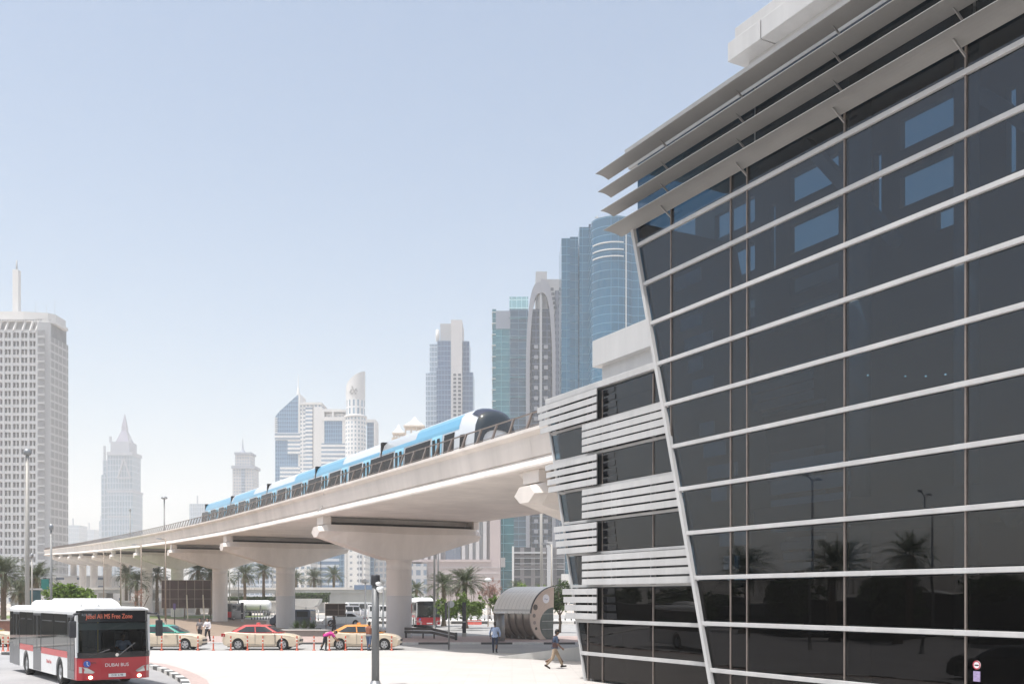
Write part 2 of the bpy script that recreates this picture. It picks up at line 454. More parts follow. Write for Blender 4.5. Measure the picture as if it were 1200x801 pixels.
# ================================================================== viaduct frame: local x = away to the right, y = along the line, z = up
VA = math.atan2(.5399, 1.0)          # 28.36 degrees
CV, SV = math.cos(VA), math.sin(VA)
def loc2(b, a, z=0.0):
    return Vector((b*CV - a*SV, b*SV + a*CV, z))
def aY(Y, b): return (Y - SV*b)/CV   # position along the line for a depth Y

# ------------------------------------------------------------------ viaduct girder
B0, BW = 22.7, 13.5                  # outer left edge, total width
PIER_A = [40.8 + 32.5*i for i in range(12)]
ZP = [(0,9.2),(40.8,9.24),(73.3,9.36),(105.8,9.62),(138.3,10.3),(170.8,11.15),(203.3,12.1),(235.8,13.1),(268.3,14.1),(300.8,15.2),(333.3,16.3),(365.8,17.4),(398,18.5),(520,22)]
def zdeck(a):
    for (a0,z0),(a1,z1) in zip(ZP, ZP[1:]):
        if a <= a1:
            t = (a-a0)/(a1-a0)
            return z0+(z1-z0)*t
    return ZP[-1][1]
def zs(a):   # smoothed
    return (zdeck(a-14)+2*zdeck(a)+zdeck(a+14))/4
A_STRAIGHT = 404.0; RAD = 170.0
def vpt(b, a, z):
    """point of the viaduct: straight, then bending away to the right behind itself"""
    if a <= A_STRAIGHT: return Vector((b, a, z))
    th = (a-A_STRAIGHT)/RAD
    cx = B0+BW+RAD; rr = cx - b
    return Vector((cx - rr*math.cos(th), A_STRAIGHT + rr*math.sin(th), z))
vd = thing('metro_viaduct', 'long pale concrete elevated railway viaduct curving up from the station', 'viaduct', (0,0,0), VA)
def xsec():
    half = [(0.12,0.0),(0.0,0.06),(0.0,0.16),(0.16,0.30),(0.44,0.52),(0.60,0.78),(0.62,1.05),(0.52,1.38),(0.30,1.58),(0.05,1.70),(0.0,1.75),(0.0,1.90),(0.26,1.90),(0.30,1.3),(0.42,0.62)]
    return half
half = xsec()
prof = half + [(BW-x, z) for x,z in half[::-1]]
def deck_span(a0, a1, n):
    mb = MB(); secs = []
    for i in range(n+1):
        a = a0+(a1-a0)*i/n
        secs.append([vpt(B0+x, a, zs(a)+z) for x,z in prof])
    mb.loft(secs, caps=False)
    return mb
edges = [30.0] + [p for p in PIER_A] + [430, 470]
for a0,a1 in zip(edges, edges[1:]):
    o = deck_span(a0+.008, a1-.008, 8 if a1 < 405 else 14).build('deck_span', CONC, vd)
# diaphragm block at each pier under the soffit
for a in PIER_A:
    z = zs(a)
    mb = MB(); mb.prism([(B0+.9,z-.42),(B0+BW-.9,z-.42),(B0+BW-.5,z-.004),(B0+.5,z-.004)], 'y', a+.35, a+1.5)
    mb.build('end_diaphragm', CONC, vd)
# railing: leaning posts, top rail, mesh infill
RAILM = mat('railing_brown', (.20,.165,.145), .5, .3, var=.15)
MESHM = bpy.data.materials.new('railing_mesh'); MESHM.use_nodes = True
_n = MESHM.node_tree; _b = _n.nodes['Principled BSDF']; _b.inputs['Base Color'].default_value = (.07,.055,.05,1); _b.inputs['Roughness'].default_value = .7
_t = _n.nodes.new('ShaderNodeBsdfTransparent'); _x = _n.nodes.new('ShaderNodeMixShader'); _x.inputs[0].default_value = .13
_n.links.new(_t.outputs[0], _x.inputs[1]); _n.links.new(_b.outputs[0], _x.inputs[2]); _n.links.new(_x.outputs[0], _n.nodes['Material Output'].inputs['Surface'])
def rail_pt(a, h, side=0):
    z = zs(a)+1.90
    b = B0+.13+.30*h if side == 0 else B0+BW-.13-.30*h
    return vpt(b, a, z+h)
posts_a = [32.0+1.77*i for i in range(215)]
def post(a, side=0):
    mb = MB(); p0 = rail_pt(a, 0, side); p1 = rail_pt(a-.10, .80, side); mb.bar(p0, p1, .075, .16, (0,1,0)); return mb
for a in posts_a[:98]: post(a).build('railing_post', RAILM, vd, fix=False)
mb = MB()
for a in posts_a[98:]:
    mb.bar(rail_pt(a,0), rail_pt(a-.10,.80), .10, .2, (0,1,0))
for a in posts_a[::1]:
    mb.bar(rail_pt(a,0,1), rail_pt(a-.10,.80,1), .08, .16, (0,1,0))
tag(mb.build('railing_posts', RAILM, vd, fix=False), kind='stuff')
for side in (0,1):
    mb = MB()
    aa = [31+4*i for i in range(96)]
    for a0,a1 in zip(aa, aa[1:]):
        mb.bar(rail_pt(a0,.78,side), rail_pt(a1,.78,side), .06, .06)
        mb.bar(rail_pt(a0,.12,side), rail_pt(a1,.12,side), .03, .03)
    mb.build('top_rail', RAILM, vd, fix=False)
    mb = MB()
    for a0,a1 in zip(aa, aa[1:]):
        mb.quad(rail_pt(a0,.1,side), rail_pt(a1,.1,side), rail_pt(a1,.74,side), rail_pt(a0,.74,side))
    mb.build('mesh_infill', MESHM, vd, fix=False)
# track
mb = MB()
for tb in (3.05, 7.2):
    for rb in (-.72,.72):
        for i in range(60):
            a0 = 30+6.4*i; a1 = a0+6.4
            mb.bar(vpt(B0+tb+rb,a0,zs(a0)+.70), vpt(B0+tb+rb,a1,zs(a1)+.70), .08, .16)
mb.build('rail', mat('rail_steel',(.22,.17,.14),.4,.8,var=.2), vd, fix=False)
# expansion conduit on the web above the second pier
mb = MB()
a = PIER_A[1]-.6; z = zs(a)
mb.path([(B0-.02,a,z+.3),(B0+.35,a+.1,z+.7),(B0+.5,a,z+1.05),(B0+.42,a-.3,z+1.4),(B0+.2,a-.7,z+1.6),(B0-.03,a-1.1,z+1.85)], .03, 6)
mb.build('conduit', METALW, vd)

# ------------------------------------------------------------------ piers
def pier(i):
    a = PIER_A[i]; z = zs(a); zt = z - .62                      # top of capital
    hgt = zt
    lab = '%s pier from the station, round concrete column under a flared hexagonal capital' % ORD[i]
    c = B0+BW/2
    p = loc2(c, a)
    t = thing('viaduct_pier', lab, 'pier', (p.x, p.y, 0), VA, 'piers carrying the viaduct')
    zn = max(zt - 2.55, 2.0)
    R0 = 1.0
    mb = MB(); mb.lathe([(R0,-.3),(R0,zn-.75),(R0+.012,zn-.74),(R0+.012,zn-.70),(R0,zn-.69),(R0,zn-.12),(R0+.05,zn-.1),(R0+.05,zn+.02)], 28)
    mb.build('column', CONC, t)
    # band where the lower shaft is a cleaner grey
    if i in (1,2):
        mb = MB(); mb.lathe([(R0+.006,-.3),(R0+.006,3.4)], 28); mb.build('painted_base', mat('grey_coat',(.56,.54,.53),.75,var=.06,scale=.8,streak=True), t)
    # capital: loft along x (local across the line)
    secs = []
    W = BW/2 + .02
    def sec(x, ha_t, ha_m, ha_b, z0, zm, z1):
        return [(x,-ha_b,z0),(x,-ha_m,zm),(x,-ha_t,z1),(x,ha_t,z1),(x,ha_m,zm),(x,ha_b,z0)]
    zt2 = zt
    prof2 = [(-W,.50,.98,.42,zt2-.92,zt2-.55,zt2-.16),(-W+.60,.95,1.30,.62,zt2-1.05,zt2-.52,zt2),(-4.6,1.05,1.36,.82,zt2-1.50,zt2-.52,zt2),(-2.6,1.08,1.38,.9,zt2-2.14,zt2-.55,zt2),(-1.15,1.1,1.4,.95,zn-.0,zt2-.6,zt2)]
    for q in prof2: secs.append(sec(*q))
    for q in prof2[::-1]: secs.append(sec(-q[0],*q[1:]))
    mb = MB(); mb.loft(secs); mb.build('capital', CONC, t)
    # dark strip painting the shade in the gap between capital and girder, and pale bearing blocks at its ends
    mb = MB(); mb.prism([(-W+1.05,zt-.0),(W-.6,zt),(W-.85,z-.42),(-W+1.15,z-.42)], 'y', -.62, .35); mb.build('bearing_gap_shade', BEARING_SHADE, t)
    mb = MB(); mb.box(-W+.35,-W+1.0,-.75,.75,zt+.002,z-.002); mb.build('bearing_block', CONC, t, bevel=.02)
    mb = MB(); mb.box(W-.58,W-.1,-.75,.75,zt+.002,z-.002); mb.build('bearing_block', CONC, t, bevel=.02)
    if i == 1:
        mb = MB(); mb.quad((.62,-.86,1.9),(.86,-.62,1.9),(.86,-.62,2.6),(.62,-.86,2.6)); mb.M=None
        mb2 = MB()
        for k in range(6):
            t0 = R(-42+3.2*k); t1 = R(-42+3.2*(k+1))
            mb2.quad((1.012*math.cos(t0),1.012*math.sin(t0),2.05),(1.012*math.cos(t1),1.012*math.sin(t1),2.05),(1.012*math.cos(t1),1.012*math.sin(t1),2.75),(1.012*math.cos(t0),1.012*math.sin(t0),2.75))
        mb2.build('pier_notice', mat('notice_red',(.5,.16,.16),.6,var=.3,scale=6), t)
    return t
for i in range(11): pier(i)

# ================================================================== train
BLUE = mat('train_blue', (.115,.345,.52), .28, var=.04, coat=.4)
SILV = mat('train_white', (.57,.60,.63), .3, var=.04, coat=.4)
TGLASS = mat('train_glass', (.018,.017,.017), .12, var=0, spec=.08)
DOORB = mat('train_door_blue', (.28,.60,.80), .3, var=.04, coat=.4)
FLOORZ = 1.20
train = thing('metro_train', 'light blue and white five car metro train running along the viaduct', 'train', (0,0,0), VA)
NL = 2.0; TB = 24.15; TW = 2.7; TH = 3.45
def car(a0, a1, nose):
    """a0 < a1: a0 is the end nearer to the station"""
    ac = (a0+a1)/2
    z0 = zs(ac)+FLOORZ; sl = math.atan2(zs(a1)-zs(a0), a1-a0)
    M = Matrix.Translation((TB, ac, z0)) @ Matrix.Rotation(sl, 4, 'X')
    L = a1-a0-.35; h = L/2
    prof = [(0.10,.25),(0.0,.5),(-.02,1.1),(0.02,1.9),(0.10,2.55),(0.26,3.0),(0.55,3.3),(0.95,3.43),(1.35,3.46)]
    full = prof + [(TW-x,z) for x,z in prof[::-1][1:]]
    body = MB(); body.M = M
    ys = [h,-h] if not nose else None
    if nose:
        secs = [[(x,h,z) for x,z in full],[(x,-h+NL,z) for x,z in full]]
        for k in range(1,9):
            t = k/8; y = -h+NL-NL*math.sin(t*math.pi/2)
            s = math.cos(t*math.pi/2)**.42 if t < 1 else .0
            sx = .62+.38*s; sz = .44+.56*s
            secs.append([((x-TW/2)*sx+TW/2, y + .0, .25+(z-.25)*sz) for x,z in full])
        body.loft(secs, smooth=True)
    else:
        body.loft([[(x,h,z) for x,z in full],[(x,-h,z) for x,z in full]])
    # colour by height: blue roof shoulder, silver waist on top, blue skirt
    root = body.build('carriage', SILV, train)
    hh = h if not nose else h
    n0 = -h+ (NL+.28 if nose else .12)
    def skin(name, y0, y1, zlo, zhi, m, off=.012, n=5, top=False):
        mb = MB(); mb.M = M
        pts = []
        for k in range(n+1):
            z = zlo+(zhi-zlo)*k/n
            x = prof[-1][0]
            for (xa,za),(xb,zb) in zip(prof, prof[1:]):
                if za <= z <= zb: x = xa+(xb-xa)*(z-za)/(zb-za); break
            pts.append((x-off, z))
        mb.loft([[(x,y0,z) for x,z in pts],[(x,y1,z) for x,z in pts]], closed=False, caps=False)
        return mb.build(name, m, root, fix=False)
    skin('blue_band', n0, h-.05, .3, 1.0, BLUE, .008)
    ph = {0:(-.9,.2),1:(.1,1.0),2:(-1.0,-.2),3:(-.3,.9),4:(-1,1)}[len(cars)]
    skin('roof_stripe', max(n0,h*ph[0]), h*ph[1], 2.62, 3.22, BLUE, .010)
    skin('cantrail', n0, h-.05, 2.34, 2.62, BLUE, .010)
    # windows and doors
    yy = h-.6; k = 0
    ndoor = 3 if not nose else 2
    usable = (h-.25) - n0
    step = usable/ndoor
    for d in range(ndoor):
        yc = n0 + step*(d+.5)
        skin('window', yc+1.0, yc+step/2+ (step/2-1.0 if d<ndoor-1 else step/2-.15), 1.10, 2.26, TGLASS, .014) if True else None
        if d == 0: skin('window', n0+(.55 if nose else .15), yc-1.0, 1.10, 2.26, TGLASS, .014)
        dr = skin('door', yc-.75, yc+.75, .32, 2.36, DOORB, .020)
        for s in (-1,1):
            mb = MB(); mb.M = M
            mb.box(-.05,-.035, yc+s*.35-.19, yc+s*.35+.19, 1.0, 2.15)
            mb.build('door_pane', TGLASS, dr)
    # roof equipment and gangway
    mb = MB(); mb.M = M; mb.box(.12,TW-.12,h-.0,h+.36,.4,3.22); mb.build('gangway', BLACK, root)
    mb = MB(); mb.M = M
    mb.box(.3,TW-.3,-h*.75,h*.85,-.1,.26); mb.build('underframe', DARK, root)
    if nose:
        # dark wrap-round windscreen and the black cab roof
        def nosept(u, v, off=.02):
            """u: 0 at the white hoop .. 1 at the tip, v: angle over the section 0..1"""
            t = u; y = -h+NL-NL*math.sin(t*math.pi/2)
            s = math.cos(t*math.pi/2)**.42 if t < 1 else 0
            sx = .62+.38*s; sz = .44+.56*s
            f = v*(len(full)-1); i0 = min(int(f), len(full)-2); fr = f-i0
            x = full[i0][0]+(full[i0+1][0]-full[i0][0])*fr; z = full[i0][1]+(full[i0+1][1]-full[i0][1])*fr
            x = (x-TW/2)*sx; z2 = .25+(z-.25)*sz
            nx = x/(TW/2); nz = (z2-1.4)/2
            return (TW/2 + x + off*nx*1.2, y-off, z2 + off*max(nz,0)*1.5)
        def patch(name, u0, u1, v0, v1, m, nu=6, nv=16, off=.03):
            mb = MB(); mb.M = M
            g = [[nosept(u0+(u1-u0)*i/nu, v0+(v1-v0)*j/nv, off) for j in range(nv+1)] for i in range(nu+1)]
            mb.loft(g, closed=False, caps=False, smooth=True); return mb.build(name, m, root, fix=False)
        patch('cab_roof', .30, .62, .32, .68, mat('cab_navy',(.03,.035,.06),.2,var=0), off=.04)
        patch('windscreen', .60, .985, .10, .90, mat('cab_glass',(.035,.045,.055),.05,var=0), off=.045)
        patch('cab_side_window', .0, .20, .06, .19, TGLASS, off=.055)
        patch('blue_flank', -.02, .16, .0, .07, BLUE, off=.05)
        mb = MB(); mb.M = M
        for s in (-1,1): mb.sphere((TW/2+s*.6,-h+.25,.75), .12, 8, 6)
        mb.build('headlight', CHROME, root)
    return root
cars = []
joints = [51.8, 67.4, 80.4, 93.7, 106.9, 118.9]
ja = [aY(Y, 24.15) for Y in joints]; ja[0] += 2.9
for i in range(5):
    cars.append(car(ja[i], ja[i+1], i == 0))

# ================================================================== station
st = thing('metro_station', 'metro station with slanted dark glass curtain wall and metal sun louvres', 'station', (0,0,0), VA)
FB = 17.16; WB = 20.6
ZR = [0.15] + [1.37+1.224*k for k in range(11)]        # transom heights
def aedge(z): return 20.35 + .271*z
def awing(z): return 32.2 + .267*z
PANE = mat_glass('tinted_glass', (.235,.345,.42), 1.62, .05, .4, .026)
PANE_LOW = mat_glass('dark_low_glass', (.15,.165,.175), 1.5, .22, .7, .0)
mull = [4.0, 6.8, 9.9, 13.0, 16.1, 19.3, 19.92, 22.42]
rows = ZR + [14.35]
PR = random.Random(3)
def pane(mb_a0, mb_a1, z0, z1, b, m, name):
    """pane between mullions, cut by the slanted edge when it reaches it"""
    g = .035
    e = (aedge if b < 19 else awing)
    lo0, hi0 = mb_a0+g, mb_a1-g
    pts = []
    def cl(a, z): return min(a, e(z)-.06)
    p = [(cl(lo0,z0+.08), z0+.08),(cl(hi0,z0+.08), z0+.08),(cl(hi0,z1-.08), z1-.08),(cl(lo0,z1-.08), z1-.08)]
    if p[2][0]-p[3][0] < .05 and p[1][0]-p[0][0] < .05: return None
    q = []
    # exact clip: add the point where the edge crosses lo0
    mb = MB()
    if p[1][0]-p[0][0] < .02:
        zc = z0+.08 + (lo0 - (e(z0+.08)-.06))/( .271 if b<19 else .267)
        if zc >= z1-.1: return None
        q = [(lo0,zc),(p[2][0],p[2][1]),(lo0,z1-.08)]
    else: q = p
    tl = [PR.uniform(-.008,.008) for _ in range(3)]; bo = lambda a, z: b + .012 + tl[0]*(a-q[0][0])/2.5 + tl[1]*(z-q[0][1]) + tl[2]*.4
    outer = [(bo(a,z), a, z) for a, z in q]; inner = [(bo(a,z)+.024, a, z) for a, z in q]
    mb.loft([outer, inner])
    return mb.build(name, m, st)
bays = list(zip(mull, mull[1:])) + [(22.42, 24.6)]
for (a0,a1) in bays[1:]:
    for z0,z1 in zip(rows, rows[1:]):
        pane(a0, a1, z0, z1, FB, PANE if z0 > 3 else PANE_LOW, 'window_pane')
# clerestory between the fins
for (a0,a1) in ((4.0,13.0),(13.0,19.3),(19.3,24.4)):
    mb = MB(); mb.box(FB+.25,FB+.27,a0+.04,a1-.04,14.5,16.2); mb.build('clerestory', PANE, st)
# transoms and mullions
for k, z in enumerate(ZR[1:]):
    mb = MB(); mb.box(FB-.05, FB+.05, 4.0, aedge(z)-.02, z-.055, z+.055); mb.build('transom', METALW, st, bevel=.012)
for k, a in enumerate(mull[1:]):
    z0 = 0.15 if aedge(0.2) > a else (a-20.35)/.271+.05
    mb = MB(); mb.box(FB-.012, FB+.10, a-.018, a+.018, z0, 14.4); mb.build('mullion', mat('mullion_bronze',(.22,.185,.165),.5,.3,var=.15), st)
mb = MB(); mb.bar((FB-.03, aedge(-.2), -.2),(FB-.03, aedge(14.2), 14.2), .12, .13, (1,0,0)); mb.build('edge_trim', METALW, st)
mb = MB(); mb.box(FB-.06, FB+.06, 4.0, aedge(.0), -.05, .15); mb.build('plinth', CONC2, st)
# interior: floors, far wall with openings, columns and braces
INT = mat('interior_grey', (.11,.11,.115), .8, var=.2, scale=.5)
INTL = mat('interior_pale', (.42,.43,.44), .6, var=.1); INTS = mat('interior_slat', (.82,.84,.86), .6, var=.1)
for z in (5.3, ):
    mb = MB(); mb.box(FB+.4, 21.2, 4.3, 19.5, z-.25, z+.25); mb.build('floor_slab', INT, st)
mb = MB()                                  # rear wall with window holes
BWALL = 21.3
def wallgrid(mb, b, holes, a0, a1, z0, z1, th=.2):
    xs = sorted({a0,a1,*[h[0] for h in holes],*[h[1] for h in holes]}); zz = sorted({z0,z1,*[h[2] for h in holes],*[h[3] for h in holes]})
    for i in range(len(xs)-1):
        for j in range(len(zz)-1):
            ca=(xs[i]+xs[i+1])/2; cz=(zz[j]+zz[j+1])/2
            if any(h[0]<ca<h[1] and h[2]<cz<h[3] for h in holes): continue
            mb.box(b,b+th,xs[i],xs[i+1],zz[j],zz[j+1])
holes = []
for a in (8.2, 12.3, 16.2, 20.2, 23.6):
    holes += [(a, a+1.9, 13.45, 14.3),(a, a+1.9, 14.95, 15.75),(a+2.5, a+2.75, 13.2, 15.2)]
holes += [(20.2,22.1,12.2,12.75),(20.2,22.1,11.3,11.9),(23.6,25.4,12.0,12.6),(16.2,17.0,12.5,13.0)]
wallgrid(mb, BWALL, holes, 4.3, 26.5, 0, 16.24)
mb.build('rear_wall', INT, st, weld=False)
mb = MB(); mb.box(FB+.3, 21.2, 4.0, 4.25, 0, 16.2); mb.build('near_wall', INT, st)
for a in (11.2, 14.6, 17.6):
    mb = MB(); mb.tube((19.3,a,.0),(19.3,a,16.2), .26, n=14); mb.build('interior_column', INTL, st)
for p,q in (((19.0,7.6,9.6),(19.0,13.4,4.9)),((20.4,20.5,15.9),(20.4,17.4,12.2)),((20.4,15.8,15.6),(20.4,12.4,12.2))):
    mb = MB(); mb.bar(p, q, .3, .3, (1,0,0)); mb.build('interior_brace', INTL, st)
for k in range(16):
    z = 2.8+k*.62
    if k % 5 == 4: continue
    e = aedge(z); mb = MB(); mb.box(17.75,17.8, e-1.75+.3*(k%3), e-.55, z, z+.36); mb.build('interior_louvre', INTS, st)
for k in range(4):
    mb = MB(); mb.box(18.6,18.65,17.3,20.0, 5.0+k*.5, 5.36+k*.5); mb.build('interior_louvre', INTS, st)
for px_,py_ in ((1017,440),(1061,441),(1085,441),(1108,439)):
    u_ = px_+30; L_ = 19.0/CV; mb = MB(); mb.lathe([(0,0),(.024,.0),(.02,.02),(0,.03)],10,(19.0,aY(F*L_/u_,19.0),HC+(HOR-py_)*L_/u_)); mb.build('ceiling_light', mat_emit('downlight',(1,.95,.85),2.5), st)
# roof slab, end wall behind the slanted edge
mb = MB(); mb.prism([(FB+.3,16.25),(22.2,16.25),(22.2,16.8),(FB+.15,16.8)], 'y', 4.0, 24.9); mb.build('roof', METALW, st)
mb = MB(); mb.add([(FB+.1,aedge(0)-.03,0),(WB+.3,aedge(0)-.03,0),(WB+.3,aedge(14.3)-.03,14.3),(FB+.1,aedge(14.3)-.03,14.3),(FB+.1,aedge(0)-.2,0),(WB+.3,aedge(0)-.2,0),(WB+.3,aedge(14.3)-.2,14.3),(FB+.1,aedge(14.3)-.2,14.3)],
   [(0,1,2,3),(7,6,5,4),(0,4,5,1),(1,5,6,2),(2,6,7,3),(3,7,4,0)]); mb.build('end_wall', METALG, st)
# sun fins
def fin(zc, bo, bi, aend):
    mb = MB(); n = 6
    def s(a):
        top = []; bot = []
        for k in range(n+1):
            t = k/n; b = bo+(bi-bo)*t
            th = .018+.10*math.sin(min(1,t*1.15)*math.pi/2)
            zl = zc + .035*math.sin(t*math.pi) - .08*t
            bot.append((b,a,zl)); top.append((b,a,zl+th))
        return bot+top[::-1]
    mb.loft([s(3.6), s(aend-.02)])
    return mb.build('sun_fin', METALF, st)
METALF = mat('fin_aluminium', (.275,.27,.262), .5, .1, var=.08, scale=.8, streak=False)
FINZ = [14.19, 14.81, 15.43, 16.02]
for i, z in enumerate(FINZ):
    fin(z, 16.46, 17.12 if i == 0 else 16.93, 24.80 + .14*i)
    for a in mull[1:6] + [22.42]:
        for s in (-1,):
            mb = MB(); mb.bar((FB+.05,a,z-.30),(16.80,a,z-.02), .03,.05); mb.build('fin_bracket', METALF, st, fix=False)
# dark soffit strip above the glass between fins
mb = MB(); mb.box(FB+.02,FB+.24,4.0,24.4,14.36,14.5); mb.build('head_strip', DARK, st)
# stepped roof block
mb = MB(); mb.box(19.9, 22.0, 4.0, 22.3, 16.81, 18.9); mb.build('roof_wall', METALW, st)
for a0,a1 in ((4.0,9.9),(9.94,16.1),(16.14,21.2),(21.24,22.6)):
    mb = MB(); mb.box(19.36, 22.3, a0, a1, 18.9, 19.45); mb.build('roof_fascia', METALW, st, bevel=.02)
mb = MB(); mb.box(19.5, 22.1, 4.0, 22.45, 19.45, 19.85); mb.build('roof_coping', METALW, st, bevel=.02)
# ------------------------------------------------ louvred side wing
wrows = [0.12,1.15,2.39,3.72,4.95,6.2,7.45,8.72,9.9,11.1]
wm = [20.0, 24.6, 27.9, 31.05, 32.06]
for (a0,a1) in list(zip(wm, wm[1:])) + [(32.06, 36)]:
    for z0,z1 in zip(wrows, wrows[1:]):
        if a1 > 34 or True:
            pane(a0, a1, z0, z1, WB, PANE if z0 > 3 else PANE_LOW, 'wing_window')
for z in (1.15, 2.39): 
    mb = MB(); mb.box(WB-.07,WB+.05,20,awing(z)-.02,z-.065,z+.065); mb.build('wing_transom', METALW, st, bevel=.01)
for z in wrows[3:9]:
    mb = MB(); mb.box(WB-.03,WB+.05,20,awing(z)-.02,z-.05,z+.05); mb.build('wing_transom', METALW, st)
for a in wm[1:]:
    mb = MB(); mb.box(WB-.02,WB+.08,a-.022,a+.022,.12,11.0); mb.build('wing_mullion', mat('mullion_bronze',(.33,.27,.24)), st)
mb = MB(); mb.bar((WB,awing(-.1),-.1),(WB,awing(11.1),11.1),.10,.10,(1,0,0)); mb.build('wing_edge_trim', METALW, st)
mb = MB(); mb.box(WB-.12,36.2,20,awing(11.2)-.1,11.1,11.34); mb.build('wing_roof', METALW, st, bevel=.02)
def slats(z0, z1, a0, a1f):
    n = 4; pitch = (z1-z0)/n
    for k in range(n):
        zc = z0+pitch*(k+.5); a1 = a1f(zc)
        mb = MB(); mb.prism([(WB-.275,zc-.11),(WB-.27,zc+.112),(WB-.235,zc+.112),(WB-.24,zc-.11)], 'y', a0, a1); mb.build('louvre_slat', METALW, st)
    aa = a0+.35
    while aa < a1f(z0)-.3:
        mb = MB(); mb.box(WB-.22,WB-.005,aa-.025,aa+.025,z0+.02,z1-.02); mb.build('louvre_bracket', METALG, st); aa += 2.4
for z0,z1 in ((9.9,11.08),(7.45,8.65),(4.95,6.12),(2.42,3.66)): slats(z0, z1, 31.05, lambda z: awing(z)+.35)
for z0,z1 in ((8.75,9.86),(6.25,7.4),(3.72,4.9)): slats(z0, z1, 20.2, lambda z: 32.06)
# black strips painting the gaps and reflection of the left louvres in the glass
for z0,z1 in ((9.95,11.05),(7.5,8.65),(5.0,6.12),(2.46,3.66)):
    n = 4; pitch = (z1-z0)/n
    for k in range(n):
        mb = MB(); mb.box(WB-.012,WB-.004,30.1+.05*k,31.0,z0+pitch*k+.04,z0+pitch*(k+1)-.05); mb.build('louvre_reflection', BLACKG, st)
# wing core and canopy block over the platform
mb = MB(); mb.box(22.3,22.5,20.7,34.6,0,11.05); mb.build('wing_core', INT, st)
mb = MB(); mb.prism([(31.9,0),(34.85,11.05),(34.7,11.05),(31.75,0)],'x',WB+.1,22.28); mb.build('wing_end_wall', INT, st)
mb = MB(); mb.box(23.2,36,20,35.0,11.34,12.95); mb.build('canopy_wall', METALW, st)
mb = MB(); mb.box(22.9,36.3,20,35.3,12.95,14.06); mb.build('canopy_fascia', METALW, st, bevel=.02)
# small round sticker on the glass
mb = MB(); c = (FB-.004, 12.75, 1.02)
ra = aY(1167*19.5/(1145+30), FB)
mb = MB(); mb.prism([(ra+.085*math.cos(2*math.pi*k/20), 1.98+.085*math.sin(2*math.pi*k/20)) for k in range(20)], 'x', FB-.012, FB-.004)
s0 = mb.build('window_sticker', mat('sticker_white',(.8,.78,.8),.5,var=0), st)
mb = MB()
for k in range(20):
    t0=2*math.pi*k/20; t1=2*math.pi*(k+1)/20
    mb.quad((FB-.016,ra+.085*math.cos(t0),1.98+.085*math.sin(t0)),(FB-.016,ra+.085*math.cos(t1),1.98+.085*math.sin(t1)),(FB-.016,ra+.062*math.cos(t1),1.98+.062*math.sin(t1)),(FB-.016,ra+.062*math.cos(t0),1.98+.062*math.sin(t0)))
mb.build('sticker_ring', mat('sticker_red',(.45,.05,.08),.5,var=0), s0)
mb = MB(); mb.box(FB-.016,FB-.0125,ra-.045,ra+.045,1.965,1.99); mb.build('sticker_symbol', BLACKG, s0)
mb = MB(); mb.box(FB-.012,FB-.004,ra-.075,ra+.075,1.66,1.86); mb.build('sticker_panel', mat('sticker_purple',(.34,.27,.45),.5,var=.3,scale=30), s0)
# ================================================================== bollards
ORANGE = mat('bollard_orange', (.55,.10,.05), .45, var=.12, scale=8)
BWHT = mat('bollard_white', (.72,.66,.62), .45, var=.1)
def make_bollard(name, label, loc):
    t = thing(name, label, 'bollard', loc, 0, 'orange bollards along the taxi lane')
    mb = MB(); mb.lathe([(0,0),(.105,0),(.105,.03),(.06,.05),(.042,.09),(.042,.60),(.042,.84),(.036,.87),(0,.875)], 12); mb.build('post', ORANGE, t)
    for z in (.44,.64):
        mb = MB(); mb.lathe([(.0445,z),(.0445,z+.075)], 12); mb.build('reflective_band', BWHT, t, fix=False)
    return t
bx = [3.5,9.5,172,189.5,211,232,250,270.5,290,308,330,348,368,386,405,424,459]
BY = 60.0
notes = ['leftmost bollard at the picture edge behind the bus','second bollard from the picture edge behind the bus','bollard just clear of the bus front','bollard before the rear door of the green-roofed taxi','bollard before the green-roofed taxi front wheel','bollard before the green-roofed taxi bumper','bollard standing in the gap ahead of the green-roofed taxi','bollard beside the red-roofed taxi rear wheel','bollard before the red-roofed taxi rear door','bollard before the middle of the red-roofed taxi','bollard beside the red-roofed taxi front wheel','bollard before the red-roofed taxi front bumper','bollard alone in the gap behind the orange-roofed taxi','bollard touching the bending person in pink','bollard just ahead of the orange-roofed taxi rear wheel','bollard left of the man in jeans','last bollard, before the orange-roofed taxi headlight']
b0 = None
for px, nt_ in zip(bx, notes):
    loc = (GX(px, BY-.3 if px > 20 else BY-1.2), BY-.3 if px > 20 else BY-1.2, PZ)
    lab = 'slim orange ' + nt_
    if b0 is None: b0 = make_bollard('bollard', lab, loc)
    else: dup(b0, loc, 0, lab)

